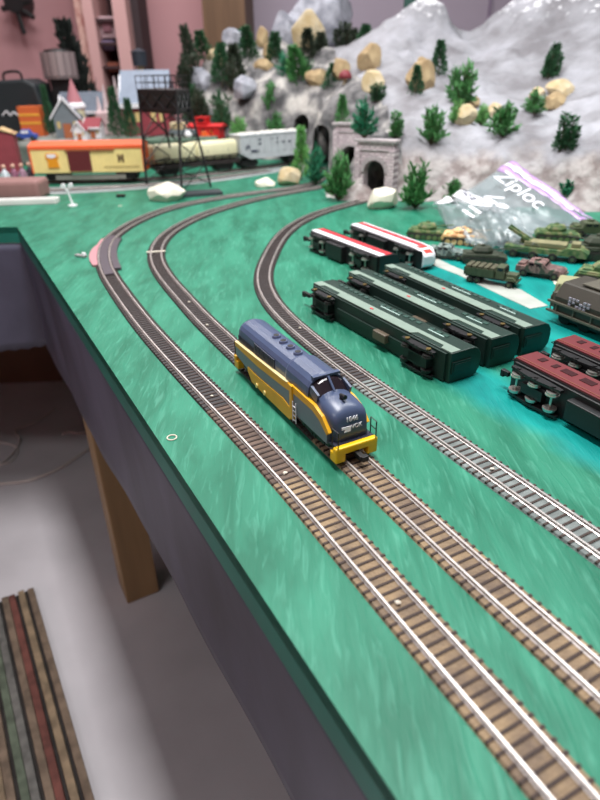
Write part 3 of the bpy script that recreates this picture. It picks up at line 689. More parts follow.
# ------------------------------------------------------------------ blue and yellow diesel on the middle track
m_blue = mat('slate_blue_paint', (70, 82, 110), .34, var=.12, scale=40)
m_yel = mat('yellow_paint', (228, 170, 30), .4, var=.12, scale=60)
m_byel = mat('bright_yellow_paint', (246, 196, 10), .4)
m_gpan = mat('grey_panel_paint', (112, 126, 138), .45)
m_bp = mat('black_plastic', (22, 22, 24), .45)
m_glass = mat('dark_glass', (34, 26, 32), .12)
m_wht = mat('white_paint', (232, 232, 236), .5)
m_silver = mat('silver_metal', (196, 192, 186), .3, .8)
m_brass = mat('brass_wheel', (150, 128, 80), .35, .8)
m_dwh = mat('dark_wheel', (44, 42, 42), .4, .4)
i0 = min(range(len(P2)), key=lambda k: (P2[k]-Vector((-.005, .478, 0))).length)
pc, dc = P2[i0], -N2[i0][0]
loco = thing('diesel_locomotive', 'dark blue diesel locomotive with yellow and grey sides on the middle track', 'locomotive', (pc.x, pc.y, T+.0050), math.atan2(dc.y, dc.x)); loco.location += Vector((dc.x, dc.y, 0))*.0065; loco.scale = (1.07,)*3
def arc(hw, z0, zs, zt, n=10):     # hood section: walls and an arched roof
    r = [(-hw, z0), (-hw, zs)]+[(-hw*math.cos(PI*i/n), zs+(zt-zs)*math.sin(PI*i/n)**.85) for i in range(1, n)]+[(hw, zs), (hw, z0)]
    return r
def sect(x, hw, z0, zs, zt): return [(x, y, z) for y, z in arc(hw, z0, zs, zt)]
s = MB(); s.loft([sect(-.0885, .0128, .012, .032, .0435), sect(-.0865, .0138, .012, .034, .0468), sect(-.082, .0144, .012, .036, .0480), sect(.012, .0144, .012, .036, .0480)]); s.build('hood', m_blue, loco, smooth=False)
s = MB(); s.loft([sect(.010, .0148, .012, .036, .0490), sect(.013, .0158, .012, .0365, .0500), sect(.046, .0158, .012, .0365, .0500), sect(.0485, .0156, .012, .036, .0492)]); s.build('cab', m_blue, loco)
s = MB()  # windshield block sloping forward
s.loft([sect(.048, .0152, .020, .035, .0478), sect(.0525, .0148, .020, .0345, .0465), sect(.0600, .0140, .020, .033, .0395)]); s.build('windshield', m_glass, loco)
s = MB()
for y in (-.0001,): s.box((.0560, 0, .0436), (.0135, .0016, .0022), ry=.72)
for y in (-.0137, .0137): s.box((.0552, y, .0385), (.0110, .0018, .0075), ry=.3)
s.box((.0478, 0, .0483), (.004, .023, .0018)); s.build('windshield_frame', m_blue, loco)
s = MB()
rr = [sect(.0575, .0150, .012, .031, .0405), sect(.0680, .0150, .012, .031, .0396), sect(.0770, .0147, .012, .030, .0380), sect(.0810, .0142, .012, .029, .0362), sect(.0832, .0136, .012, .0275, .0335), sect(.0845, .0130, .012, .025, .0300), sect(.0858, .0126, .012, .016, .0180)]
s.loft(rr); s.build('nose', m_blue, loco, smooth=True)
s = MB(); s.cyl((.071, 0, .0375), (.071, 0, .0415), .0022, .0016); s.cyl((.069, .0, .0412), (.0755, 0, .0418), .0012, .0018); s.build('horn', m_bp, loco)
# side panels in stripes; outlines in x-z
def band(name, pl, m, y0=.0146, y1=.0174):
    for sg in (-1, 1):
        s = MB(); s.prism(pl, 'Y', sg*y0, sg*y1); s.build(name, m, loco)
band('yellow_side_stripe', [(-.088, .0235), (-.088, .0272), (.010, .0315), (.030, .0335), (.060, .0330), (.072, .0295), (.082, .0205), (.079, .0175), (.068, .0245), (.058, .0275), (.030, .0275), (.010, .0255), (-.040, .0225)], m_yel)
band('grey_side_panel', [(-.088, .0145), (-.088, .0235), (-.040, .0225), (.010, .0255), (.030, .0275), (.058, .0275), (.068, .0245), (.079, .0175), (.079, .0100), (-.060, .0100)], m_gpan, .0142, .0171)
band('cream_edge_line', [(-.088, .0272), (-.088, .0280), (.010, .0323), (.018, .0331), (.018, .0323), (.010, .0315)], mat('cream_line', (226, 206, 150), .5), .0146, .0176)
band('yellow_skirt', [(-.060, .0135), (-.060, .0100), (-.052, .0020), (-.020, .0010), (.022, .0010), (.026, .0115), (.010, .0150), (-.040, .0128)], m_yel, .0150, .0180)
band('yellow_door_strip', [(.0235, .004), (.0235, .0335), (.0275, .0335), (.0275, .004)], m_yel, .0156, .0186)
for sg in (-1, 1):
    s = MB(); 
    for x in (.0295, .0345): s.cyl((x, sg*.0188, .004), (x, sg*.0188, .022), .0004, n=5)
    for z in (.006, .010, .014, .018): s.cyl((.0295, sg*.0188, z), (.0345, sg*.0188, z), .0004, n=5)
    s.build('ladder', m_wht, loco)
    s = MB()
    for x in (-.040, -.024): s.cyl((x, sg*.0168, .004), (x, sg*.0192, .004), .0022)
    s.build('filler_cap', mat('pale_yellow', (236, 214, 130), .5), loco)
s = MB(); s.box((0, 0, .0105), (.176, .0286, .003)); s.build('underframe', m_bp, loco)
s = MB()   # louvre panels on hood sides
for sg in (-1, 1):
    s.box((-.030, sg*.0146, .036), (.040, .0008, .008))
    for k in range(16): s.box((-.084+k*.0032, sg*.0147, .0325), (.0012, .0008, .0050))
    for k in range(9): s.box((-.046+k*.0040, sg*.0151, .036), (.0012, .0006, .0066))
s.build('louvre_panel', mat('dark_slate', (44, 48, 66), .5), loco)
s = MB()
for x in (-.035, -.022, -.009, .004): s.cyl((x, 0, .0468), (x, 0, .0496), .0042, .0034, 16)
s.build('roof_fan', mat('steel_blue', (84, 94, 124), .4), loco)
s = MB()
for x in (-.035, -.022, -.009, .004): s.cyl((x, 0, .0495), (x, 0, .0499), .0026, n=12)
s.build('fan_opening', m_bp, loco)
for sx, nm in ((1, 'front_pilot'), (-1, 'rear_pilot')):
    s = MB(); X = .0905*sx
    s.box((X, 0, .0098), (.0052, .0355, .0062))
    for y in (-.0135, .0135): s.box((X-.002*sx, y, .0045), (.0090, .0085, .0085))
    s.build(nm, m_byel if sx > 0 else m_yel, loco, bevel=.0012)
    s = MB(); s.box((X+.0045*sx, 0, .0045), (.011, .0045, .004)); s.box((X+.010*sx, .0012, .0045), (.004, .0055, .0045)); s.build('coupler', m_bp, loco, bevel=.0005)
    for y in (-.0162, .0162):
        s = MB(); s.tube([(X-.0055*sx, y, .012), (X-.0055*sx, y, .0262), (X+.0022*sx, y*.98, .0262), (X+.0022*sx, y*.98, .0125)], .0005, 5)
        s.tube([(X+.0022*sx, y*.98, .0195), (X-.0055*sx, y, .0195)], .0004, 5)
        s.build('handrail', m_bp, loco)
m_deck = mat('dark_deck', (40, 42, 60), .5); MB().box((.0845, 0, .0122), (.0090, .0330, .0018)).build('front_deck', m_deck, loco); MB().box((-.0885, 0, .0125), (.006, .031, .0016)).build('rear_deck', m_deck, loco)
def truck_unit(parent, x, z, wb, m_wheel=m_silver, nax=2, wr=.0055, gauge=.0086, hw=.0125, sgn=1, big=False):
    s = MB()
    for y in (-hw, hw):
        s.prism([(x-wb/2-.008, z-.001), (x-wb/2-.008, z+.003), (x-.008, z+.0045), (x+.008, z+.0045), (x+wb/2+.008, z+.003), (x+wb/2+.008, z-.001), (x+.005, z-.004), (x-.005, z-.004)], 'Y', y-.0012, y+.0012)
        for k in range(nax):
            xx = x-wb/2+wb*k/(nax-1); s.cyl((xx, y-.0022, z), (xx, y+.0022, z), .0020, n=8)
        for dx in (-.0025, .0025): s.cyl((x+dx, y-.0018, z-.003), (x+dx, y+.0018, z-.003), .0012, n=6)
    s.box((x, 0, z+.002), (.010, 2*hw, .004)); s.box((x, 0, z), (wb*.6, .009, .006))
    if big: s.box((x, 0, z+.001), (wb*1.1, .012, .008)); s.box((x, 0, z+.005), (wb*.5, .024, .003))
    tr = s.build('truck', m_bp, parent)
    if big:
        for dx in (-wb/2, wb/2): MB().cyl((x+dx, -hw-.0030, z), (x+dx, -hw-.0020, z), .0026, n=10).build('axle_cap', m_brass, tr)
    for k in range(nax):
        xx = x-wb/2+wb*k/(nax-1); w_ = MB()
        for y in (-1, 1): w_.cyl((xx, y*(gauge-.0016), z), (xx, y*(gauge+.0006), z), wr, wr*.97, 16); w_.cyl((xx, y*(gauge-.0024), z), (xx, y*(gauge-.0014), z), wr*1.12, n=16)
        w_.cyl((xx, -gauge, z), (xx, gauge, z), .0011, n=6); w_.build('wheelset', m_wheel, tr, smooth=False)
    return tr
for x in (-.056, .054): truck_unit(loco, x, .0058, .030, nax=2)
s = MB(); s.box((0, 0, .006), (.036, .022, .008)); s.build('fuel_tank', m_bp, loco, bevel=.001)
# number and emblem on the nose front
fx = Vector((0, 1, 0)); fu = Vector((-.45, 0, .9)).normalized()
text('1846', .0052, m_wht, loco, 'number', frame((.0850, 0, .0292), fx, Vector((-.12, 0, 1))), .0003)
s = MB()
def q2(a, b, dx=.0858, z0=.0236): return Vector((dx+.0002-b*.2, a, z0+b*.95))
for pl in ([(-.0092, -.0006), (-.0020, -.0012), (-.0008, .0010), (-.0092, .0012)], [(-.0074, -.0028), (-.0022, -.0030), (-.0018, -.0014), (-.0060, -.0010)]):
    s.loft([[q2(a, b) for a, b in pl], [q2(a, b, .0863) for a, b in pl]])
s.build('emblem', m_wht, loco)
text('VOK', .0044, m_wht, loco, 'lettering', frame((.0860, .0036, .0233), fx, Vector((-.15, 0, 1))), .0003)

# ------------------------------------------------------------------ rolling stock lying on its side
m_dkg = mat('dark_green_coach', (26, 50, 42), .42, var=.15, scale=30)
m_pale = mat('pale_green_band', (126, 144, 132), .5, var=.1, scale=60)
m_under = mat('underframe_green_black', (22, 42, 36), .5)
m_redp = mat('red_paint', (204, 52, 60), .4); m_orr = mat('orange_red_paint', (214, 60, 48), .4)
m_maroon = mat('maroon_paint', (104, 38, 42), .45, var=.12, scale=40)
def lying(P0, ang, label, name='passenger_coach', cat='railway coach', hw=.016, group=None):
    # local: x along the car, z roofwards, -y is the side that faces up
    return thing(name, label, cat, (P0[0], P0[1], T+hw), ang, group, rx=-PI/2)
def coach(P0, ang, L, label, hw=.016, H=.040, group=None, labelbox=True):
    r = lying(P0, ang, label, hw=hw, group=group)
    pr = [(-hw, 0), (-hw, H*.72), (-hw*.86, H*.88), (-hw*.5, H*.98), (0, H), (hw*.5, H*.98), (hw*.86, H*.88), (hw, H*.72), (hw, 0)]
    s = MB(); s.prism(pr, 'X', 0, L); s.build('body', m_dkg, r, bevel=.0008)
    # pale lower band with cut-outs above the trucks
    for sg in (-1, 1):
        z0, z1, n0 = -.0005, .0125, .0065
        s = MB(); pl = [(.001, z1), (.001, z0+.001), (.016, z0+.001), (.018, n0), (.052, n0), (.056, z0), (L-.060, z0), (L-.056, n0), (L-.018, n0), (L-.015, z0+.001), (L-.001, z0+.001), (L-.001, z1)]
        s.prism(pl, 'Y', sg*hw, sg*(hw+.0008)); s.build('side_band', m_pale, r)
    s = MB()
    for k in range(int((L-.05)/.0105)):
        if k in (7, 15): continue
        s.box((.028+k*.0105, -hw-.0003, .0245), (.0065, .0008, .0045))
    s.build('windows', mat('coach_window', (58, 84, 76), .2), r)
    for lx, lw in ((.52, .034), (.82, .024)): MB().box((L*lx, -hw-.0004, .0205), (lw, .0008, .0013)).build('lettering', mat('pale_lettering', (170, 196, 188), .5), r)
    s = MB(); s.box((L*.46, -hw-.0010, .0065), (.0048, .0008, .0022)); s.build('red_emblem', m_redp, r)
    s = MB(); s.box((L/2, 0, -.0012), (L-.01, 2*hw-.003, .0030)); s.box((L/2, 0, -.0035), (L*.5, .006, .003)); s.build('underframe', m_under, r)
    if labelbox: MB().box((L*.60, .001, -.0060), (.022, .010, .007)).build('battery_box', mat('bronze_label', (92, 82, 68), .5), r, bevel=.001)
    for x in (.036, L-.038): truck_unit(r, x, -.0090, .032, m_dwh, 2, big=True)
    for x, sx in ((0, -1), (L, 1)):
        if sx < 0:
          s = MB(); s.box((x+sx*.006, 0, -.005), (.014, .005, .004)); s.box((x+sx*.013, .0012, -.005), (.005, .007, .005)); s.build('coupler', m_bp, r, bevel=.0006)
        s = MB(); s.box((x+sx*.0006, 0, .014), (.0016, .012, .024)); s.box((x+sx*.0014, 0, .014), (.001, .008, .020)); s.build('end_door', m_under, r)
    return r
def off(P, ang, a, b): return (P[0]+math.cos(ang)*a-math.sin(ang)*b, P[1]+math.sin(ang)*a+math.cos(ang)*b)
gr = 'dark green coaches lying on their sides'
coach((.019, .733), math.radians(-60.4), .252, 'nearest of the dark green coaches lying on its side with pale band up', group=gr)
coach((.067, .777), math.radians(-61.8), .262, 'middle one of the three dark green coaches lying on their sides', group=gr)
coach((.118, .803), math.radians(-63.6), .257, 'farthest dark green coach, lying next to the camouflaged trucks', group=gr)

def streamliner(P0, ang, L, label, nose, grp):
    hw, H = .015, .038
    r = lying(P0, ang, label, 'diesel_locomotive', 'locomotive', hw, grp)
    def sc_(x, k, kz=1.0, dz=0): return [(x, y*k, dz+z*kz) for y, z in [(-hw, 0), (-hw, H*.70), (-hw*.86, H*.87), (-hw*.5, H*.97), (0, H), (hw*.5, H*.97), (hw*.86, H*.87), (hw, H*.70), (hw, 0)]]
    rings = [sc_(0, 1), sc_(L-.030, 1)]+([sc_(L-.020, .98, .93), sc_(L-.010, .86, .78), sc_(L-.002, .62, .62), sc_(L, .40, .50)] if nose else [sc_(L, 1)])
    MB().loft(rings).build('body', m_bp if not nose else m_wht, r, smooth=False, bevel=0 if nose else .0008)
    L2 = L-.030 if nose else L-.002
    for nm, z0, z1, m in (('white_stripe', .001, .0120, m_wht), ('red_stripe', .0120, .0240, m_redp), ('upper_stripe', .0240, .0270, m_bp if not nose else m_wht)):
        s = MB(); s.box((L2/2, -hw-.0003, (z0+z1)/2), (L2-.001, .0008, z1-z0)); s.box((L2/2, hw+.0003, (z0+z1)/2), (L2-.001, .0008, z1-z0)); s.build(nm, m, r)
    if nose:
        s = MB(); s.loft([[(x, y*1.02, z) for x, y, z in sc_(L-.029, 1, .66, .006)], [(x, y*1.03, z) for x, y, z in sc_(L-.0185, .975, .60, .006)]]); s.loft([[(x, y*1.03, z) for x, y, z in sc_(L-.012, .90, .52, .006)], [(x, y*1.05, z) for x, y, z in sc_(L-.0035, .68, .44, .006)]]); s.build('nose_stripe', m_orr, r)
        s = MB()
        for y in (-.006, .006): s.box((L-.0165, y, .0335), (.007, .008, .004), ry=.7)
        s.build('windshield', m_glass, r)
    s = MB(); s.box((L/2, 0, -.0015), (L-.006, 2*hw-.002, .003)); s.box((L*.45, 0, -.006), (L*.24, .024, .011)); s.build('fuel_tank', m_bp, r, bevel=.0008)
    for x in (.034, L-.040): truck_unit(r, x, -.0080, .032, m_silver, 2)
    s = MB(); s.box((-.007, 0, -.003), (.014, .006, .004)); s.box((-.014, .001, -.003), (.005, .008, .005)); s.build('coupler', m_bp, r, bevel=.0006)
streamliner((.023, 1.020), math.radians(-60.2), .192, 'red and white striped diesel with black square end, lying on its side', False, 'red and white diesels lying on their sides')
streamliner((.094, 1.060), math.radians(-63), .205, 'red and white diesel with rounded striped nose, lying behind the square-ended one', True, 'red and white diesels lying on their sides')

def maroon_coach(P0, ang, L, label):
    hw, H = .016, .036
    r = lying(P0, ang, label, hw=hw, group='maroon coaches lying on their sides')
    pr = [(-hw, 0), (-hw, H*.74), (-hw*.8, H*.9), (-hw*.4, H), (hw*.4, H), (hw*.8, H*.9), (hw, H*.74), (hw, 0)]
    MB().prism(pr, 'X', 0, L).build('body', mat('coach_roof_black', (34, 30, 32), .5), r, bevel=.0008)
    s = MB(); s.box((L/2, -hw-.0005, .0135), (L-.003, .0012, .0265)); s.box((L/2, hw+.0005, .0135), (L-.003, .0012, .0265)); s.build('maroon_side', m_maroon, r)
    s = MB(); s.box((L/2, -hw-.0012, .0035), (L-.003, .0008, .0008)); s.build('gold_line', mat('gold_line', (130, 76, 56), .5), r)
    s = MB(); x = .018
    for k, wd in enumerate((.006, .005, .013, .013, .013, .013, .013, .013, .013, .013)):
        if x > L-.015: break
        s.box((x, -hw-.0013, .0170), (wd, .0006, .0080)); x += wd/2+(.012 if k < 2 else .014)
    s.build('windows', mat('maroon_window', (62, 34, 36), .25), r)
    s = MB(); s.box((L/2, 0, -.0015), (L-.008, 2*hw-.003, .003)); s.box((L*.5, .0, -.0055), (L*.32, .018, .010)); s.build('underframe', m_bp, r, bevel=.0008)
    for x in (.036, L-.038): truck_unit(r, x, -.0095, .040, m_silver, 3, wr=.0055)
    s = MB(); s.box((-.002, 0, -.004), (.006, .005, .004)); s.box((-.006, .001, -.004), (.004, .007, .005)); s.build('coupler', m_bp, r, bevel=.0006)
    s = MB(); s.tube([(-.001, -.012, .002), (-.004, -.012, .002), (-.004, -.012, .028), (-.001, -.012, .028)], .0005, 4); s.box((-.0008, 0, .014), (.002, .012, .024)); s.build('end_fittings', m_bp, r)
maroon_coach((.199, .503), math.radians(-63.5), .21, 'maroon coach lying on its side with silver wheels towards the camera')
maroon_coach((.250, .541), math.radians(-63.0), .21, 'second maroon coach lying between the big olive van and the nearer maroon coach')

# ------------------------------------------------------------------ painted pale strip on the table
m_strip = mat('pale_painted_strip', (170, 174, 166), .8, var=.18, scale=30)
def flat(name, pts, m, label, cat, z=.0006):
    s = MB(); s.prism([(p.x, p.y) for p in pts], 'Z', T+.00005, T+z); return tag(s.build(name, m), label, cat)
flat('paper_strip', [gp(430, 250), gp(436, 258), gp(450, 265), gp(479, 277), gp(500, 284), gp(521, 290), gp(548, 306), gp(530, 309), gp(506, 298), gp(485, 288), gp(458, 275), gp(440, 268), gp(430, 264)], m_strip, 'pale strip of paper road running between the green coaches and the army trucks', 'paper strip')
flat('paper_strip', [gp(552, 279), gp(572, 281), gp(590, 290), gp(566, 291), gp(554, 284)], mat('pale_cream_strip', (206, 204, 184), .8), 'short pale paper piece beside the camouflaged car', 'paper strip')

# ------------------------------------------------------------------ army vehicles
def camo(name, a, b, c, sc_=90):
    if name in MATS: return MATS[name]
    m = mat(name, a, .65); nt = m.node_tree; bs = nt.nodes['Principled BSDF']; N, L = nt.nodes.new, nt.links.new
    tc = N('ShaderNodeTexCoord'); n = N('ShaderNodeTexNoise'); n.inputs['Scale'].default_value = sc_; n.inputs['Detail'].default_value = 1.5; L(tc.outputs['Object'], n.inputs['Vector'])
    r = N('ShaderNodeValToRGB'); r.color_ramp.interpolation = 'CONSTANT'; e = r.color_ramp.elements; e[0].position = 0; e[0].color = (*lin(a), 1); e[1].position = .47; e[1].color = (*lin(b), 1); q = e.new(.58); q.color = (*lin(c), 1)
    L(n.outputs['Fac'], r.inputs[0]); L(r.outputs[0], bs.inputs['Base Color']); return m
m_olive = mat('olive_drab', (74, 84, 58), .6, var=.3, scale=60); m_camo_g = camo('green_camouflage', (58, 88, 52), (92, 112, 66), (120, 120, 84)); m_desert = camo('sand_camouflage', (206, 164, 110), (228, 196, 150), (176, 128, 84))
m_greyblue = camo('grey_camouflage', (84, 100, 98), (132, 146, 140), (62, 72, 66)); m_brcamo = camo('brown_camouflage', (96, 74, 72), (134, 104, 98), (64, 70, 58)); m_dolive = mat('dark_olive', (54, 62, 46), .6, var=.3, scale=60)
m_tire = mat('rubber_tyre', (34, 33, 32), .8); m_trackm = mat('track_links', (48, 46, 40), .7)
def wheel(parent, x, y, r, wd=.006):
    s = MB(); s.cyl((x, y-wd/2, r), (x, y+wd/2, r), r, n=14); o = s.build('wheel', m_tire, parent, bevel=.0006)
    s = MB(); s.cyl((x, y-wd/2-.0006, r), (x, y+wd/2+.0006, r), r*.45, n=8); s.build('hub', m_olive, o)
def tank(P, ang, L, m, label, gun=.05, gang=0, tz=1.0, gr_='toy army vehicles on the table'):
    wd = L*.48; h = L*.16
    r = thing('toy_tank', label, 'tank', P, ang, gr_)
    s = MB(); s.prism([(-L*.5, h*.75), (-L*.44, h*1.35), (L*.28, h*1.35), (L*.5, h*.85), (L*.42, h*.45), (-L*.45, h*.45)], 'Y', -wd*.46, wd*.46)
    s.box((-L*.25, 0, h*1.42), (L*.3, wd*.6, h*.16)); s.build('hull', m, r, bevel=L*.006)
    for sg in (-1, 1):
        y = sg*wd*.42; pl = [(-L*.46, h*.55), (-L*.38, 0), (L*.36, 0), (L*.47, h*.6), (L*.42, h*.95), (-L*.42, h*.95)]
        s = MB(); s.prism(pl, 'Y', y-wd*.10, y+wd*.10); t = s.build('track', m_trackm, r, bevel=L*.006)
        s = MB()
        for k in range(6): x = -L*.34+k*L*.135; s.cyl((x, y-wd*.115, h*.42), (x, y+wd*.115, h*.42), h*.36, n=12)
        s.build('road_wheels', m, t)
        s = MB(); s.box((0, sg*wd*.44, h*1.12), (L*.86, wd*.14, h*.12)); s.build('fender', m, r)
    tr = MB(); tr.loft([[(L*a*k, L*b*k*.9, h*z) for a, b in ((-.20, -.16), (.06, -.17), (.16, -.08), (.16, .08), (.06, .17), (-.20, .16), (-.26, 0))] for k, z in ((1.05, 1.35), (1.08, 1.75), (.82, 2.2*tz))])
    tr.cyl((-L*.04, L*.05, h*2.1*tz), (-L*.04, L*.05, h*2.4*tz), L*.05, n=10); tu = tr.build('turret', m, r, bevel=L*.006)
    c, sn = math.cos(gang), math.sin(gang); s = MB(); s.cyl((L*.12*c, L*.12*sn, h*1.75), ((L*.12+gun)*c, (L*.12+gun)*sn, h*1.95), L*.016, L*.012, 8); s.box((L*.14*c, L*.14*sn, h*1.75), (L*.06, L*.07, h*.4), gang)
    s.build('gun_barrel', m, tu); return r
def army_truck(P, ang, L, m, label, canopy=True):
    r = thing('toy_army_truck', label, 'truck', P, ang, 'toy army vehicles on the table'); wd = L*.36; h = L*.12; R = L*.062
    s = MB(); s.box((0, 0, h*.95), (L*.94, wd*.5, h*.3)); s.build('chassis', m_bp, r)
    s = MB(); s.box((-L*.20, 0, h*1.35), (L*.56, wd, h*.25))
    for sg in (-1, 1):
        s.box((-L*.20, sg*wd*.48, h*1.9), (L*.56, wd*.04, h*1.0))
        for k in range(6): s.box((-L*.46+k*L*.104, sg*wd*.505, h*1.9), (L*.012, wd*.03, h*1.1))
    s.box((-L*.475, 0, h*1.9), (L*.015, wd, h)); s.box((L*.075, 0, h*1.9), (L*.015, wd, h)); s.build('cargo_bed', m, r)
    if canopy:
        s = MB()
        for k in range(5): x = -L*.42+k*L*.11; s.box((x, 0, h*2.45), (L*.085, wd*.9, h*.5), 0, 0, .05*(-1)**k)
        s.build('cargo', mat('cargo_brown', (84, 82, 60), .7, var=.4, scale=90), r, bevel=L*.008)
    s = MB(); s.box((L*.175, 0, h*1.75), (L*.17, wd*.86, h*1.1)); s.box((L*.165, 0, h*2.6), (L*.17, wd*.84, h*.7), top=(.85, .92)); s.build('cab', m, r, bevel=L*.01)
    s = MB(); s.box((L*.252, 0, h*2.55), (L*.01, wd*.7, h*.42), 0, 0, -.12); s.box((L*.17, 0, h*2.6), (L*.10, wd*.85, h*.40)); s.build('window', m_glass, r)
    s = MB(); s.box((L*.365, 0, h*1.60), (L*.21, wd*.62, h*.85), top=(.96, .86)); s.build('bonnet', m, r, bevel=L*.012)
    s = MB()
    for sg in (-1, 1): s.prism([(L*.26, h*1.1), (L*.30, h*1.62), (L*.42, h*1.62), (L*.47, h*1.25), (L*.45, h*1.15)], 'Y', sg*wd*.33, sg*wd*.5)
    s.box((L*.485, 0, h*.95), (L*.02, wd*.95, h*.32)); s.build('mudguards', m, r)
    for x in (-.36, -.22, .36):
        for sg in (-1, 1): wheel(r, L*x, sg*wd*.42, R, wd*.14)
    return r
def jeep(P, ang, L, m, label, cat='car', name='toy_army_car'):
    r = thing(name, label, cat, P, ang, 'toy army vehicles on the table'); wd = L*.44; h = L*.11
    s = MB(); s.prism([(-L*.5, h*.9), (-L*.5, h*2.1), (-L*.30, h*2.15), (-L*.26, h*3.1), (L*.06, h*3.1), (L*.16, h*2.2), (L*.44, h*2.0), (L*.5, h*1.6), (L*.5, h*.9)], 'Y', -wd/2, wd/2); s.build('body', m, r, bevel=L*.014)
    s = MB(); s.box((L*.115, 0, h*2.62), (L*.006, wd*.8, h*.55), 0, 0, -.55)
    for x in (-.17, -.02): s.box((L*x, 0, h*2.6), (L*.11, wd*1.01, h*.5))
    s.build('window', m_glass, r)
    s = MB(); s.box((L*.52, 0, h*1.0), (L*.03, wd*.9, h*.4)); s.build('bumper', m, r); MB().box((-L*.4, 0, h*2.3), (L*.14, wd*.8, h*.5)).build('luggage_box', m, r); MB().cyl((-L*.1, 0, h*3.1), (-L*.1, 0, h*3.5), L*.07, n=10).build('roof_hatch', m, r)
    for x in (-.32, .33):
        for sg in (-1, 1): wheel(r, L*x, sg*wd*.45, L*.085, wd*.16)
    return r
def launcher(P, ang, L, m, label):
    r = thing('toy_missile_launcher', label, 'army vehicle', P, ang, 'toy army vehicles on the table'); wd = L*.26; h = L*.085
    s = MB(); s.prism([(-L*.5, h*.9), (-L*.5, h*1.7), (L*.20, h*1.7), (L*.24, h*2.1), (L*.40, h*2.1), (L*.5, h*1.5), (L*.48, h*.8)], 'Y', -wd/2, wd/2); s.build('hull', m, r, bevel=L*.006)
    for k in range(4):
        for sg in (-1, 1): wheel(r, -L*.38+k*L*.235, sg*wd*.46, L*.05, wd*.18)
    s = MB(); s.box((-.02*L, 0, h*2.1), (L*.50, wd*.7, h*.7)); s.box((L*.33, 0, h*2.4), (L*.10, wd*.6, h*.6)); s.build('deck_box', mat('camo_tan_green', (140, 136, 100), .6, var=.3, scale=70), r, bevel=L*.006)
    s = MB()
    for y in (-wd*.2, wd*.2): s.box((-L*.34, y, h*3.2), (L*.34, wd*.12, h*.4), ry=.50)
    for k in range(5): s.box((-L*.46+k*L*.06, 0, h*3.9-k*h*.36), (L*.012, wd*.5, h*.2), ry=.5)
    s.cyl((-L*.30, 0, h*1.7), (-L*.30, 0, h*3.0), wd*.12, n=8); s.build('launch_rail', m, r)
    return r
def v3(p): return (p.x, p.y, T)
dg_ = math.radians
tank(v3(gp(428, 238)), dg_(-22), .075, m_camo_g, 'green tank with its barrel pointing right beside the rounded red and white nose', .034, .25)
tank(v3(gp(464, 243)), dg_(-18), .078, m_desert, 'sand coloured desert tank in front of the plastic bag', .032, .0, .9)
jeep(v3(gp(447, 258)), dg_(-24), .060, m_greyblue, 'small grey-green camouflaged car behind the pale strip')
army_truck(v3(gp(491, 283)), dg_(-33), .076, m_olive, 'olive army truck with a loaded bed standing on the pale strip')
tank(v3(gp(483, 262)), dg_(-12), .070, m_dolive, 'dark olive tank with a long thin barrel behind the olive truck', .05, .10)
jeep(v3(gp(540, 276)), dg_(-34), .066, m_brcamo, 'brown and pink camouflaged off-road car')
launcher(v3(gp(545, 258)), dg_(-28), .125, m_camo_g, 'long camouflaged missile carrier with a tilted launch rail')
tank(v3(gp(556, 240)), dg_(-16), .075, m_camo_g, 'green tank half hidden behind the missile carrier', .03, .4)
tank(v3(gp(598, 258)), dg_(-14), .095, m_dolive, 'large dark tank at the right border under the green cloth corner', .04, 2.9)
tank(v3(gp(607, 284)), dg_(-35), .085, m_camo_g, 'light olive tank cut by the right border above the big olive van', .03, .1)
jeep(v3(gp(592, 236)), dg_(-10), .075, m_olive, 'olive car behind the large dark tank at the right border')
tank(v3(gp(515, 243)), dg_(-8), .065, m_olive, 'small olive tank below the zip bag, left of the missile carrier', .04, 2.6, .8)
# cloth-covered green wedge at the right border
o = MB().loft([[(.63, 1.13, T), (.80, 1.0, T), (.82, 1.22, T), (.66, 1.22, T)], [(.71, 1.10, T+.055), (.76, 1.06, T+.06), (.77, 1.15, T+.05), (.72, 1.16, T+.05)]]).build('foam_block', mat('green_foam', (70, 158, 112), .8, var=.2, scale=30), bevel=.01)
tag(o, 'green painted foam block at the right border behind the tanks', 'foam block')

# big olive van
a_ = dg_(-63); bx, by = .2975, .672
r = thing('toy_olive_van', 'big dark olive-brown military railway van at the right border', 'railway wagon', (bx, by, T), a_)
m_van = mat('dark_olive_brown', (58, 54, 45), .5, var=.2, scale=40); m_van2 = mat('light_olive_brown', (90, 86, 74), .55, var=.15, scale=40)
L = .20; Wd = .056     # local x along, +y away from the camera; near side is y=0
r.scale = (1, 1, .86)
s = MB(); s.prism([(0, .016), (0, .038), (.010, .056), (.046, .058), (Wd, .046), (Wd, .016)], 'X', .004, L); s.build('body', m_van, r, bevel=.0015)
s = MB(); s.box((L/2+.012, .028, .0590), (L-.03, .030, .0030)); s.box((L/2+.03, .020, .0615), (L-.08, .010, .003)); s.build('roof_walk', m_van2, r, bevel=.001)
s = MB()
for z in (.017, .030): s.box((L/2, -.0012, z), (L+.006, .003, .0028))
for k in range(9): s.box((.010+k*.024, -.0008, .0235), (.0018, .002, .012))
s.build('side_rails', m_van2, r)
s = MB()
for k in range(6):
    for j in range(3):
        if (k*3+j) % 4 != 3: s.box((.026+k*.0050, -.0006, .0345+j*.0042-.001), (.0034, .0012, .0026))
s.build('lettering', mat('grey_lettering', (150, 146, 158), .6), r)
s = MB(); s.box((L/2, .028, .012), (L-.02, .040, .012)); s.build('underframe', m_bp, r)
for x in (.030, L-.03):
    for dx in (-.014, .014):
        s = MB(); s.cyl((x+dx, .008, .008), (x+dx, .046, .008), .008, n=14); s.build('wheelset', m_bp, r)
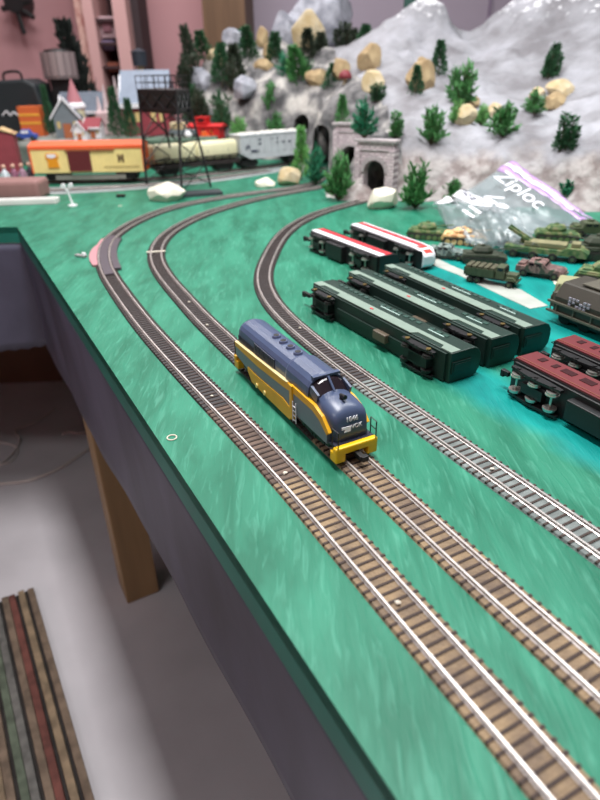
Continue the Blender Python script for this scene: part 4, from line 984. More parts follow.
s = MB(); s.tube([(-.002, .004, .012), (-.004, .004, .034), (-.002, .012, .050)], .0008, 5); s.tube([(-.002, .030, .012), (-.004, .030, .034), (-.002, .034, .050)], .0008, 5); s.box((-.001, .02, .03), (.006, .03, .020)); s.box((-.008, .026, .013), (.016, .006, .005)); s.build('end_fittings', m_van2, r)
o = MB().box((0, 0, .014), (.12, .040, .028), -.5).build('cream_box', mat('pale_yellow_green', (150, 150, 112), .7, var=.15, scale=30), bevel=.003, loc=gp(604, 306)); tag(o, 'pale yellow-green box behind the big olive van', 'box')

# ------------------------------------------------------------------ clear zip bags
def plastic(name, tint, alpha, rough=.12):
    m = mat(name, tint, rough, alpha=alpha, spec=1.0); return m
m_bag = plastic('clear_plastic_film', (150, 164, 168), .30, .28); m_zip = plastic('purple_zip', (196, 160, 214), .80, .3); m_lbl = plastic('white_print', (244, 244, 250), .93, .4)
def sheet(name, A, B, Cc, D, m, parent, thick=.0006, wob=.006, nu=26, nv=20, seed=0, bulge=0, u=(0, 1), v=(0, 1), up=0):
    A, B, Cc, D = map(Vector, (A, B, Cc, D)); nrm = (B-A).cross(D-A).normalized()
    if nrm.z < 0: nrm = -nrm
    def pt(a, b):
        p = A.lerp(B, a).lerp(D.lerp(Cc, a), b); n = noise.noise(Vector((a*3+seed, b*3, 0)))+.6*abs(noise.noise(Vector((a*8, b*8+seed, 3))))*2-.4
        return p+nrm*(wob*n+bulge*math.sin(PI*a)*math.sin(PI*b)+up)
    s = MB(); gs = []
    for o_ in (0, thick):
        g = [[s.bm.verts.new(pt(u[0]+(u[1]-u[0])*i/nu, v[0]+(v[1]-v[0])*j/nv)+nrm*o_) for i in range(nu+1)] for j in range(nv+1)]; gs.append(g)
        for j in range(nv):
            for i in range(nu): s.face([g[j][i], g[j][i+1], g[j+1][i+1], g[j+1][i]])
    g, h = gs
    for i in range(nu): s.face([g[0][i], g[0][i+1], h[0][i+1], h[0][i]]); s.face([g[nv][i], g[nv][i+1], h[nv][i+1], h[nv][i]])
    for j in range(nv): s.face([g[j][0], g[j+1][0], h[j+1][0], h[j][0]]); s.face([g[j][nu], g[j+1][nu], h[j+1][nu], h[j][nu]])
    return s.build(name, m, parent, smooth=True), pt, nrm
bag = thing('zip_bag', 'clear zip bag with purple double zip and white print leaning on the cliff foot', 'plastic bag', (0, 0, 0))
# corners: top-left (zip end), top-right (zip other end), bottom-right, bottom-left
TL, TR, BR, BL = at(512, 160, 1.29), at(596, 220, 1.12), at(562, 246, 1.04), at(452, 200, 1.19)
f, pt, nr = sheet('film', TL, TR, BR, BL, m_bag, bag, wob=.007, seed=2, bulge=.012)
sheet('back_film', TL, TR, BR, BL, m_bag, bag, wob=.006, seed=7, bulge=-.010, up=-.006)
sheet('zip_strip', TL, TR, BR, BL, m_zip, bag, wob=.007, seed=2, bulge=.012, v=(.0, .07), up=.0008, nv=2, nu=26)
sheet('zip_strip', TL, TR, BR, BL, m_zip, bag, wob=.007, seed=2, bulge=.012, v=(.16, .26), up=.0008, nv=2, nu=26)
sheet('zip_edge', TL, TR, BR, BL, m_lbl, bag, wob=.007, seed=2, bulge=.012, v=(.075, .15), u=(.0, .8), up=.0009, nv=2)
xa = (TR-TL).normalized(); ya = (TL-BL).normalized()
text('Ziploc', .046, m_lbl, bag, 'bag_print', frame(pt(.38, .50)+nr*.012, xa, ya), .0003)
sheet('white_label', TL, TR, BR, BL, m_lbl, bag, wob=.007, seed=2, bulge=.012, v=(.80, .95), u=(-.04, .45), up=.001, nv=3)
s = MB(); Mx = frame(pt(.10, .87)+nr*.004, xa, ya)
for k, (a_x, b_y, w_) in enumerate(((-.018, .003, .010), (-.004, .003, .007), (.008, .003, .009), (-.012, -.003, .014), (.006, -.003, .010))): s.box((a_x, b_y, 0), (w_, .0028, .0006))
s.build('label_print', mat('label_ink', (70, 74, 90), .6), bag).matrix_local = Mx
bag2 = thing('zip_bag', 'crumpled clear bag with white lettering lying in front of the zip bag', 'plastic bag', (0, 0, 0))
a, b, c, d_ = at(432, 202, 1.20), at(515, 208, 1.10), gp(540, 247, .02), gp(466, 240, .012)
f, pt2, nr2 = sheet('film', a, b, c, d_, plastic('cloudy_film', (150, 164, 166), .38, .25), bag2, wob=.016, seed=11, bulge=.02)
sheet('back_film', a, b, c, d_, m_bag, bag2, wob=.012, seed=5, bulge=-.004, up=-.008)
s = MB(); Mx = frame(pt2(.40, .55)+nr2*.018, (b-d_), (a-d_))
for x0_, x1_ in ((-.040, -.022), (-.022, -.004), (.010, .004), (.022, .016), (.022, .040), (.046, .040)): s.loft([[(x0_-.003, -.018, z_), (x0_+.003, -.018, z_), (x1_+.003, .018, z_), (x1_-.003, .018, z_)] for z_ in (0, .0005)])
s.build('bag_print', m_lbl, bag2).matrix_local = Mx
sheet('painted_gloss', a, b, c, d_, m_lbl, bag2, wob=.016, seed=11, bulge=.02, u=(.02, .30), v=(.05, .18), up=.003, nv=3, nu=8)  # opaque white patch painted on the film as its gloss highlight

# ------------------------------------------------------------------ far goods train on the back track
P4, N4 = track([(p.x, p.y) for p in tb_], 'far track carrying the goods train in front of the village', [(far, mat('grey_ballast', (128, 122, 118), .9, var=.4, scale=60), 'ballast')], ntie=0, sweep=.05)
P5, N5 = track([(p.x, p.y) for p in t5], 'empty grey track in front of the goods train', [(far, mat('dark_grey_ballast', (92, 96, 98), .9, var=.3, scale=60), 'ballast')], ntie=0, sweep=.04)
s = MB(); pl = [gp(-60, 189), gp(60, 187.5), gp(130, 184.5), gp(190, 180), gp(235, 174), gp(280, 167.5), gp(285, 171), gp(235, 179.5), gp(180, 186), gp(120, 191), gp(60, 194.5), gp(-60, 197.5)]
o = flat('grey_road', pl, mat('grey_road_board', (150, 156, 156), .8, var=.2, scale=20), 'grey road strip in front of the goods train', 'road strip', .0013)
m_by = mat('cream_yellow_paint', (246, 226, 152), .5, var=.1, scale=40); m_or = mat('orange_paint', (232, 98, 52), .5); m_dred = mat('dark_red_brown', (104, 42, 44), .5)
def wagon_frame(pa, pb):
    a, b = Vector(pa), Vector(pb); c = (a+b)/2; d = (b-a); return (c.x, c.y, T+.005), math.atan2(d.y, d.x), d.length
def big_truck(r, x, z=.016):
    s = MB()
    for y in (-.020, .020): s.prism([(x-.030, z-.002), (x-.026, z+.008), (x+.026, z+.008), (x+.030, z-.002), (x+.012, z-.010), (x-.012, z-.010)], 'Y', y-.003, y+.003)
    s.box((x, 0, z+.006), (.02, .04, .010)); tr = s.build('truck', m_bp, r)
    for dx in (-.018, .018):
        s = MB(); s.cyl((x+dx, -.014, z-.002), (x+dx, .014, z-.002), .0115, n=16); s.build('wheelset', m_bp, tr)
p0, p1 = gp(41, 183.5), gp(149, 181.5)
loc, an, LL = wagon_frame(p0, p1); hw = .034
bc = thing('goods_boxcar', 'cream yellow boxcar with an orange roof and dark red door', 'railway wagon', loc, an)
h0, h1 = .026, .097
s = MB(); s.box((0, 0, (h0+h1)/2-.002), (LL, 2*hw, h1-h0-.004)); s.build('body', m_by, bc, bevel=.001)
s = MB(); s.prism([(-hw-.002, h1-.012), (-hw-.002, h1-.004), (0, h1+.006), (hw+.002, h1-.004), (hw+.002, h1-.012)], 'X', -LL/2-.002, LL/2+.002); s.build('roof', m_or, bc)
for x in (-LL/2, LL/2): MB().box((x, 0, (h0+h1)/2-.003), (.004, 2*hw+.003, h1-h0-.006)).build('end_wall', m_or, bc)
s = MB(); s.box((-.020, -hw-.0015, (h0+h1)/2-.006), (.060, .003, h1-h0-.020))
for k in range(7): s.box((-.020, -hw-.0035, h0+.006+k*.0078), (.056, .0015, .002))
s.build('sliding_door', m_dred, bc)
s = MB(); s.box((.010, -hw-.003, h1-.0155), (.13, .003, .003)); s.build('door_rail', mat('rail_brown', (150, 80, 50), .6), bc)
s = MB()
for k in range(13): s.box((-LL/2+.010+k*.0085, -hw-.0003, (h0+h1)/2), (.0012, .001, h1-h0-.012))
for k in range(13): s.box((LL/2-.010-k*.0100, -hw-.0003, (h0+h1)/2), (.0012, .001, h1-h0-.012))
s.build('side_ribs', mat('rib_yellow', (234, 212, 136), .5), bc)
# orange badge: rounded shield with a white top, lettering rows on the right
m_badge = mat('badge_orange', (226, 150, 30), .5)
s = MB(); s.loft([[( -.092+a*.018, y, .058+b*.018) for a, b in ((-.8, -1), (.9, -1), (.7, 0), (1, .5), (.7, 1), (-.7, 1), (-1, .5), (-.7, 0))] for y in (-hw-.0008, -hw-.0030)]); bd = s.build('badge', m_badge, bc)
s = MB(); s.loft([[( -.092+a*.013, y, .069+b*.006) for a, b in ((-1, -.3), (0, -1), (1, -.3), (.8, .8), (-.8, .8))] for y in (-hw-.0028, -hw-.0040)]); s.build('badge_top', m_wht, bd)
m_ink = mat('dark_print', (110, 92, 60), .6)
s = MB()
for k in range(14): s.box((.045+k*.0068, -hw-.0008, .0395), (.0042, .0012, .0050))
s.build('lettering', mat('faded_print', (176, 156, 98), .6), bc)
s = MB(); s.loft([[( .090+a*.008, y, .061+b*.010) for a, b in ((-1, -1), (-.5, -1), (0, -.2), (.5, -1), (1, -1), (1, 1), (.5, 1), (0, .4), (-.5, 1), (-1, 1))] for y in (-hw-.0004, -hw-.0016)]); s.build('emblem', m_ink, bc)
s = MB(); s.box((0, 0, .026), (LL-.01, .05, .006)); s.box((0, -.026, .014), (.19, .003, .012)); s.build('underframe', mat('pale_underframe', (150, 148, 140), .6), bc)
for x in (-LL/2+.055, LL/2-.055): big_truck(bc, x)
# log car
p0, p1 = gp(153, 179.5), gp(236, 171); loc, an, LL = wagon_frame(p0, p1)
fc = thing('flat_wagon', 'dark flat wagon with stakes under two pale yellow tank loads', 'railway wagon', loc, an)
s = MB(); s.box((0, 0, .028), (LL, .058, .010))
for y in (-.029, .029):
    s.box((0, y, .046), (LL, .002, .003))
    for k in range(11): s.box((-LL/2+.005+k*(LL-.01)/10, y, .038), (.003, .003, .020))
s.build('deck', mat('black_brown', (42, 34, 34), .6), fc)
for x in (-LL/2+.045, LL/2-.045): big_truck(fc, x)
for x, lb in ((-LL*.25, 'left pale yellow cylinder load on the dark flat wagon'), (LL*.25, 'right pale yellow cylinder load on the dark flat wagon')):
    q = Vector(loc)+Matrix.Rotation(an, 3, 'Z') @ Vector((x, 0, .034)); r = thing('cylinder_load', lb, 'tank load', q, an, 'pale yellow loads on the flat wagon')
    h = LL*.245; s = MB(); s.loft([[(xx, y*k, .026+z*k) for y, z in [(.027*math.copysign(abs(math.cos(t))**.55, math.cos(t)), .025*math.copysign(abs(math.sin(t))**.55, math.sin(t))) for t in [2*PI*i/20 for i in range(20)]]] for xx, k in ((-h, .8), (-h+.004, 1), (h-.004, 1), (h, .8))]); s.build('cylinder', mat('pale_yellow_tank', (228, 222, 184), .5, var=.08, scale=30), r, smooth=True)
    s = MB()
    for xx in (-h*.5, h*.5): s.tube([(xx, .0266*math.cos(t), .026+.0256*math.sin(t)) for t in [2*PI*i/20 for i in range(21)]], .0012, 5)
    s.build('strap', mat('strap_grey', (150, 148, 130), .6), r)
p0, p1 = gp(241, 170.5), gp(297, 164); loc, an, LL = wagon_frame(p0, p1); LL += .03
hc = thing('hopper_wagon', 'light grey ribbed hopper wagon in front of the cave cliff', 'railway wagon', loc, an)
m_hop = mat('light_grey_hopper', (186, 190, 194), .5, var=.1, scale=40)
s = MB(); s.loft([[(x*LL/2, y*.032, z) for x, y in ((-1, -1), (1, -1), (1, 1), (-1, 1))] for x_, z in ((0, .045), (0, .092))])
s.loft([[(x*LL/2*a, y*.032, z) for x, y in ((-1, -1), (1, -1), (1, 1), (-1, 1))] for a, z in ((.72, .028), (1, .045))])
s.box((0, 0, .0935), (LL+.004, .068, .004)); s.build('body', m_hop, hc, bevel=.001)
for sg in (-1, 1):
    s = MB()
    for k in range(10): s.box((-LL/2+.008+k*(LL-.016)/9, sg*.033, .068), (.003, .003, .048))
    s.build('side_ribs', m_hop, hc)
s = MB(); rr_ = random.Random(5)
for k in range(6):
    for z in (.081, .069):
        if rr_.random() < .75: s.box((-LL*.22+k*.021, -.0332, z), (.009, .0012, .004))
for k in range(3): s.box((-LL*.42+k*.006, -.0332, .060+.004*(k % 2)), (.004, .0012, .010))
s.box((-LL*.30, -.0332, .050), (.030, .0012, .006)); s.build('lettering', mat('navy_print', (60, 64, 84), .6), hc)
s = MB()
for k in range(14): s.blob((-LL/2+.014+k*(LL-.028)/13, rr_.uniform(-.01, .01), .094), (.012, .018, .006), .3, k, 2)
s.build('load', mat('white_gravel', (214, 212, 204), .9), hc)['kind'] = 'stuff'
for x in (-LL/2+.035, LL/2-.035): big_truck(hc, x)

# ------------------------------------------------------------------ black trestle tower
m_bm = mat('black_metal', (26, 25, 28), .5)
tw = thing('coaling_tower', 'black lattice tower with a railed platform in front of the goods train', 'tower', (0, 0, 0))
FL, FR, RR_, RL = gp(147, 186), gp(182, 196), gp(211, 187), gp(176, 178)
ft = [Vector((p.x, p.y, T)) for p in (FL, FR, RR_, RL)]
Zt = T+.188
ctr = sum(ft, Vector())/4
top = [Vector((p.x+ox, p.y+oy, Zt)) for p, ox, oy in zip(ft, (.006, .008, -.035, -.012), (.01, .02, .0, -.03))]
for a, b in zip(ft, top):
    s = MB(); s.tube([a, b], .0036, 4); s.build('leg', m_bm, tw)
s = MB()
def br(i, j, z0, z1, r_=.0014):
    f = lambda k, z: ft[k].lerp(top[k], z)
    s.tube([f(i, z0), f(j, z1)], r_, 4); s.tube([f(j, z0), f(i, z1)], r_, 4); s.tube([f(i, z1), f(j, z1)], r_*1.3, 4)
for i, j in ((0, 1), (1, 2), (2, 3), (3, 0)):
    br(i, j, .62, 1.0)
    if (i, j) in ((1, 2), (3, 0)): br(i, j, .30, .62); br(i, j, .05, .30)
s.build('cross_bracing', m_bm, tw)
s = MB(); ex = [ctr+(p-Vector((ctr.x, ctr.y, Zt)))*1.06-Vector((0, 0, 0)) for p in top]
ex = [Vector((ctr.x-.006+(p.x-ctr.x+.006)*1.04, ctr.y+(p.y-ctr.y)*1.04, 0)) for p in top]
s.loft([[(p.x, p.y, Zt+.036) for p in ex], [(p.x, p.y, Zt+.041) for p in ex]]); s.build('platform', m_bm, tw)
s = MB(); ins = [Vector((ctr.x-.002+(p.x-ctr.x+.002)*.94, ctr.y+(p.y-ctr.y)*.95, 0)) for p in top]
s.loft([[(p.x, p.y, Zt-.010) for p in ins], [(p.x, p.y, Zt+.036) for p in top]]); s.build('coal_bin', m_bm, tw)
s = MB()
for i, j in ((0, 1), (1, 2), (2, 3), (3, 0)):
    a, b = top[i], top[j]; A_, B_ = a+Vector((0, 0, .036)), b+Vector((0, 0, .036))
    for k in range(3): s.tube([a.lerp(b, k/3), A_.lerp(B_, (k+1)/3)], .0018, 4); s.tube([a.lerp(b, (k+1)/3), A_.lerp(B_, k/3)], .0018, 4)
    s.tube([a, b], .0030, 4); s.tube([a, A_], .003, 4)
s.build('truss', m_bm, tw)
s = MB()
for i, j in ((0, 1), (1, 2), (2, 3), (3, 0)):
    a, b = ex[i], ex[j]
    for z in (.055, .070): s.tube([(a.x, a.y, Zt+z), (b.x, b.y, Zt+z)], .0010, 4)
    for k in range(5): p = a.lerp(b, k/4); s.tube([(p.x, p.y, Zt+.041), (p.x, p.y, Zt+.071)], .0012, 4)
s.build('railing', m_bm, tw)
s = MB(); s.box((ft[1].x+.035, ft[1].y+.012, T+.0035), (.12, .05, .007), .3); s.build('base_plate', mat('dark_base', (52, 58, 62), .7), tw)

# white Y-shaped signal
q = gp(73, 206); r = thing('toy_signal', 'small white Y-shaped signal post at the left of the green table', 'signal', (q.x, q.y, T)); mw = mat('white_enamel', (236, 236, 238), .4)
MB().cyl((0, 0, 0), (0, 0, .003), .010, n=16).build('base', mw, r); s = MB(); s.cyl((0, 0, .003), (-.006, 0, .034), .0024, .0018, 8); s.build('post', mw, r)
s = MB(); s.tube([(-.006, 0, .033), (-.013, 0, .042)], .002, 6); s.tube([(-.006, 0, .033), (.002, 0, .043)], .002, 6); s.build('arms', mw, r)
for dx, z in ((-.014, .044), (.003, .045)):
    MB().cyl((dx, -.003, z), (dx, .003, z), .0052, n=12).build('lamp_head', mw, r)

# brown block with figures and white platform at the left
bl = gp(8, 203); s = MB(); o = MB().box((0, 0, .0), (.21, .075, .044)).build('brown_foam_station', mat('mauve_brown', (146, 108, 104), .7, var=.15, scale=30), bevel=.008, loc=(at(2, 190, 1.54).x, 1.54, T+.022)); tag(o, 'mauve-brown rounded block at the left border below the boxcar', 'block')
s = MB(); s.box((0, 0, .006), (.28, .032, .012)); s.box((0, -.012, .013), (.28, .004, .003)); o = s.build('white_platform', mat('white_platform', (222, 220, 216), .6, var=.1, scale=20), loc=(at(0, 205, 1.455).x-.005, 1.452, T), rot=(0, 0, .09), bevel=.0015); tag(o, 'long white platform strip in front of the mauve-brown block', 'platform')
o = MB().box((0, 0, .003), (.02, .012, .006)).build('track_clip', m_bp, loc=gp(121, 197)); tag(o, 'tiny black block lying on the grey road edge left of the white rock', 'clip')

# ------------------------------------------------------------------ village on its raised board
VB = .062
o = MB().box((-.875, 2.60, T+VB/2), (1.15, .95, VB)).build('village_board', mat('snow_board', (168, 170, 164), .8, col2=(84, 92, 84), scale=9), bevel=.006); tag(o, 'raised snowy board carrying the village behind the boxcar', 'board')
m_dkroof = mat('slate_roof', (98, 108, 122), .6, var=.2, scale=30); m_snow = mat('snow_white', (236, 236, 240), .8); m_rw = mat('village_red', (150, 62, 72), .7, var=.15, scale=40); m_gw = mat('grey_wall', (126, 136, 142), .7, var=.15, scale=40)
m_warm = mat('warm_wood', (176, 104, 68), .7)
def house(x0, x1, ytop, Y, label, mwall, mroof, dep=.07, eave=.55, door=None, gable_front=True, rz=0, base=VB, windows=1, trim=m_snow, name='village_house'):
    xc = (x0+x1)/2; tp = at(xc, ytop, Y); k = pxm(xc, ytop+20, Y); wd = (x1-x0)*k; h = tp.z-T-base; e = h*eave
    r = thing(name, label, 'house', (tp.x, Y, T+base), rz)
    if gable_front:
        s = MB(); s.prism([(-wd*.42, 0), (-wd*.42, e), (0, h*.96), (wd*.42, e), (wd*.42, 0)], 'Y', 0, dep); s.build('walls', mwall, r)
        s = MB()
        for sg in (-1, 1): s.prism([(0, h), (0, h*.93), (sg*wd*.5, e*.86), (sg*wd*.5, e*.86+h*.06)], 'Y', -.006, dep+.006)
        s.build('roof', mroof, r)
        s = MB()
        for sg in (-1, 1): s.prism([(0, h*1.02), (0, h*.94), (sg*wd*.51, e*.83), (sg*wd*.51, e*.93)], 'Y', -.010, -.004)
        s.build('snow_edge', trim, r)
    else:
        s = MB(); s.prism([(0, 0), (0, e), (dep/2, h*.95), (dep, e), (dep, 0)], 'X', -wd*.46, wd*.46); s.build('walls', mwall, r)
        s = MB(); s.prism([(-.012, e*.92), (-.012, e*.98), (dep/2, h), (dep+.012, e*.98), (dep+.012, e*.92), (dep/2, h*.94)], 'X', -wd*.5, wd*.5); s.build('roof', mroof, r)
        s = MB(); s.box((0, -.013, e*.95), (wd*1.02, .006, h*.07)); s.box((-wd*.5, dep*.25, (e+h)/2), (.006, dep*.6, h*.05), rx=math.atan2(h-e, dep/2)); s.build('snow_edge', trim, r)
    if door:
        s = MB(); s.box((0, -.002, e*.33), (wd*.26, .006, e*.66)); s.build('door', door, r)
    s = MB()
    for i in range(windows):
        for sg in (-1, 1): s.box((sg*wd*(.27 if windows == 1 else .16+.17*i), -.001, e*.60), (wd*.10, .004, e*.30))
    s.build('window', mat('warm_window', (214, 190, 130), .4), r)
    return r
house(47, 77, 97, 2.32, 'grey gabled cottage with white snow edges and a reddish doorway', m_gw, m_dkroof, door=m_warm)
house(82, 99, 118, 2.30, 'small white house with a dark red roof right of the cottage', m_snow, m_rw, dep=.05, gable_front=False, door=m_warm)
house(70, 84, 121, 2.24, 'tiny white gabled porch with an orange doorway in front of the red roof', m_snow, m_rw, dep=.03, door=m_warm)
house(56, 100, 92, 2.48, 'long slate-grey roofed hall behind the cottage', m_gw, m_dkroof, gable_front=False, dep=.08)
house(115, 165, 70, 2.36, 'large dark red barn with a steep blue-grey roof behind the tower', m_rw, mat('blue_grey_roof', (136, 148, 166), .6, var=.12, scale=30), dep=.14, gable_front=False, eave=.50, windows=2)
# white turret with pink cone
q = at(78, 122, 2.36); k = pxm(78, 100, 2.36); r = thing('village_turret', 'cream round turret with a pink cone roof and snow rim', 'tower', (q.x, 2.36, T+VB))
h1_ = at(78, 106, 2.36).z-T-VB; h2_ = at(78, 78, 2.36).z-T-VB
MB().cyl((0, 0, 0), (0, 0, h1_), 8*k, 8.5*k, 18).build('wall', mat('cream_wall', (216, 214, 180), .7), r); MB().cyl((0, 0, h1_), (0, 0, h2_), 9*k, .3*k, 18).build('cone_roof', mat('dusty_pink', (178, 116, 124), .7), r); MB().lathe([(9*k, -3*k), (10.5*k, -1*k), (9.5*k, 2*k), (7*k, 4*k)], (0, 0, h1_)).build('snow_rim', m_snow, r, smooth=True)
s = MB()
for a in (-2.1, -1.2): s.box((8.3*k*math.cos(a), 8.3*k*math.sin(a), h1_*.6), (3*k, 3*k, 5*k), a)
s.build('window', m_glass, r)
# conifers of the village
for x0, x1, y0, y1, Y, lb in ((103, 119, 88, 141, 2.28, 'dark green village conifer left of the barn'), (119, 134, 99, 141, 2.24, 'shorter green village conifer in front of the barn'), (37, 48, 86, 128, 2.42, 'narrow dark conifer beside the orange box')):
    b = at((x0+x1)/2, y0, Y); k = pxm(x0, 110, Y); r = thing('village_conifer', lb, 'tree', (b.x, Y, T+VB), x0); H_ = b.z-T-VB
    for me, m, nm in zip(BM_[('fir', 0)], (m_leaf[1], m_stem), ('foliage', 'trunk')):
        c = me.copy(); c.materials.clear(); c.materials.append(m); o = bpy.data.objects.new(nm, c); C.objects.link(o); o.parent = r; o.scale = ((x1-x0)*k*1.35, (x1-x0)*k*1.35, H_)
# snowy ice-castle figure cluster
q = at(110, 120, 2.42); r = thing('snow_castle', 'white and pink snowy castle ornament between the conifers and the barn', 'ornament', (q.x, 2.42, T+VB)); k = pxm(110, 110, 2.42)
s = MB(); s.box((0, 0, .04), (26*k, .04, .08)); s.build('base', mat('pink_white', (214, 188, 190), .7, var=.3, scale=50), r, bevel=.006)
for dx, h in ((-9, .13), (-2, .165), (5, .14), (10, .19)): MB().cyl((dx*k, 0, .07), (dx*k, 0, h), 3.2*k, .5*k, 10).build('spire', mat('snow_pink', (222, 204, 206), .7, var=.25, scale=60), r)
# black water tank on a pale stand behind the barn
q = at(138, 48, 2.6); kb = pxm(138, 60, 2.6); zb, zt = at(138, 66, 2.6).z, at(138, 48, 2.6).z
r = thing('water_tank', 'black cylindrical water tank on a cream stand rising behind the barn', 'water tank', (q.x, 2.6, T+VB))
MB().lathe([(7.2*kb, zb-T-VB), (7.6*kb, zt-T-VB-3*kb), (8.2*kb, zt-T-VB-3*kb), (0.4*kb, zt-T-VB)]).build('tank', mat('black_tank', (42, 50, 60), .5), r); MB().cyl((0, 0, 0), (0, 0, zb-T-VB), 4*kb, 3*kb, 10).build('stand', m_cream, r)
# silver tank on black stand
Y = 2.62; q = at(59, 64, Y); k = pxm(59, 64, Y); z0, z1 = at(59, 79, Y).z-T-VB, at(59, 52, Y).z-T-VB
r = thing('silver_water_tower', 'silver ribbed tank with a dark lid on a black stand', 'water tower', (q.x, Y, T+VB))
MB().lathe([(14.5*k, z0), (16*k, z0+3*k), (16*k, z1)], n=24).build('tank', mat('tank_silver', (170, 154, 154), .4, .4), r, smooth=False)
s = MB()
for i in range(14): a = 2*PI*i/14; s.box((16*k*math.cos(a), 16*k*math.sin(a), (z0+z1)/2), (1.2*k, 1.2*k, z1-z0), a)
s.build('ribs', mat('tank_rib', (120, 106, 108), .5), r)
MB().lathe([(13*k, z1), (12*k, z1+2.5*k), (.1, z1+3*k)] if False else [(13*k, z1), (12*k, z1+2*k), (.2*k, z1+3.4*k)], n=24).build('lid', m_bp, r)
s = MB(); s.box((0, 0, z0*.5), (20*k, 12*k, z0)); s.build('stand', m_bp, r); s = MB(); s.tube([(-13*k, -2*k, 0), (-13*k, -2*k, z0+4*k)], 1.2*k, 6); s.build('pipe', m_bp, r)
# tall dark christmas tree
Y = 2.85; q = at(86, 105, Y); k = pxm(86, 60, Y); zt = at(71, 20, Y).z; r = thing('dark_christmas_tree', 'tall narrow very dark fir leaning on the shelf behind the village', 'tree', (q.x, Y, T+VB), 0, ry=-.10)
for me, m, nm in zip(BM_[('fir', 1)], (mat('blackish_green', (26, 34, 30), .8), m_stem), ('foliage', 'trunk')):
    c = me.copy(); c.materials.clear(); c.materials.append(m); o = bpy.data.objects.new(nm, c); C.objects.link(o); o.parent = r; o.scale = (.19, .19, (zt-T-VB)*1.0)
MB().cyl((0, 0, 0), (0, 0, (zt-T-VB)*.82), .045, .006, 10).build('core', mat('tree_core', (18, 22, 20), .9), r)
# black bag with handle
Y = 2.50; q = at(18, 110, Y); k = pxm(18, 100, Y); zt = at(18, 79, Y).z-T-VB
r = thing('black_case', 'black case with a raised handle and white script at the left border', 'case', (q.x-.01, Y, T+VB)); m_case = mat('black_case_cloth', (30, 38, 42), .55)
s = MB(); w0 = 36*k; s.prism([(-w0, 0), (-w0, zt*.96), (w0*.4, zt), (w0*.68, zt*.9), (w0*.92, 0)], 'Y', 0, .16); s.build('body', m_case, r, bevel=.01)
s = MB(); s.tube(smooth_pts([(-10*k, .05, zt*.92), (-9*k, .05, zt+5*k), (6*k, .05, zt+6*k), (8*k, .05, zt-2*k), (9*k, .05, zt*.85)]), 1.3*k, 6); s.build('handle', m_bp, r)
s = MB(); s.tube(smooth_pts([(-14*k, -.002, 18*k), (-9*k, -.002, 22*k), (-6*k, -.002, 18*k), (-2*k, -.002, 21*k), (2*k, -.002, 18*k), (6*k, -.002, 20*k)]), .7*k, 5); s.build('white_script', m_wht, r)
# orange box, blue toy car, other trinkets
Y = 2.44; q = at(30, 106, Y); k = pxm(30, 112, Y)
s = MB(); s.box((0, 0, (q.z-T-VB)/2), (22*k, .05, q.z-T-VB)); s.mi = 1
for z in (.45, .72): s.box((0, -.026, (q.z-T-VB)*z), (21*k, .002, (q.z-T-VB)*.08))
o = s.build('orange_box', [mat('orange_card', (214, 104, 52), .6), mat('yellow_print', (236, 172, 60), .6)], loc=(q.x, Y, T+VB), bevel=.001); tag(o, 'orange box with yellow bands beside the black case', 'box')
Y = 2.26; q = at(27, 138, Y); r = thing('toy_car', 'blue and white toy car in front of the orange box', 'car', (q.x, Y, T+VB), .1)
s = MB(); s.prism([(-.035, .008), (-.035, .022), (-.02, .024), (-.012, .036), (.012, .036), (.02, .024), (.036, .02), (.036, .008)], 'Y', -.015, .015); s.build('body', mat('toy_blue', (54, 82, 160), .4), r, bevel=.002)
s = MB(); s.box((0, 0, .029), (.024, .031, .008)); s.build('window', m_snow, r)
for x in (-.022, .022):
    for y in (-.015, .015): wheel(r, x, y, .008, .005)
figs = [(14, 172, 1.75, (150, 96, 120), 'pinkish toy figure'), (22, 170, 1.76, (176, 140, 160), 'pale mauve toy figure'), (5, 174, 1.74, (214, 222, 228), 'white toy figure'), (30, 171, 1.78, (60, 52, 62), 'dark toy figure')]
for px_, py_, Y, col, lb in figs:
    q = at(px_, py_, Y); r = thing('toy_figure', lb+' standing behind the mauve-brown block', 'toy figure', (q.x, Y, T), group='toy figures at the left border'); m = mat('fig'+str(px_), col, .6)
    MB().lathe([(.009, 0), (.010, .012), (.006, .030), (.0035, .040)]).build('body', m, r, smooth=True); MB().blob((0, 0, .046), .0062, 0, 0, 2).build('head', mat('fig_skin', (206, 164, 144), .6), r, smooth=True)
    s = MB(); s.tube([(-.006, 0, .034), (-.012, -.003, .020)], .002, 5); s.tube([(.006, 0, .034), (.012, -.003, .020)], .002, 5); s.build('arms', m, r)
Y = 1.98; q = at(6, 150, Y); k = pxm(6, 150, Y); r = thing('red_toy_shed', 'red toy shed with a cream roof cut by the left border', 'shed', (q.x, Y, T), .2)
hh = at(6, 132, Y).z-T; s = MB(); s.box((0, 0, hh/2), (22*k, .05, hh)); s.build('walls', m_rw, r); s = MB(); s.prism([(-13*k, hh*.96), (0, hh*1.12), (13*k, hh*.96), (0, hh*1.06)], 'Y', -.03, .03); s.build('roof', mat('cream_roof', (206, 176, 130), .7), r)
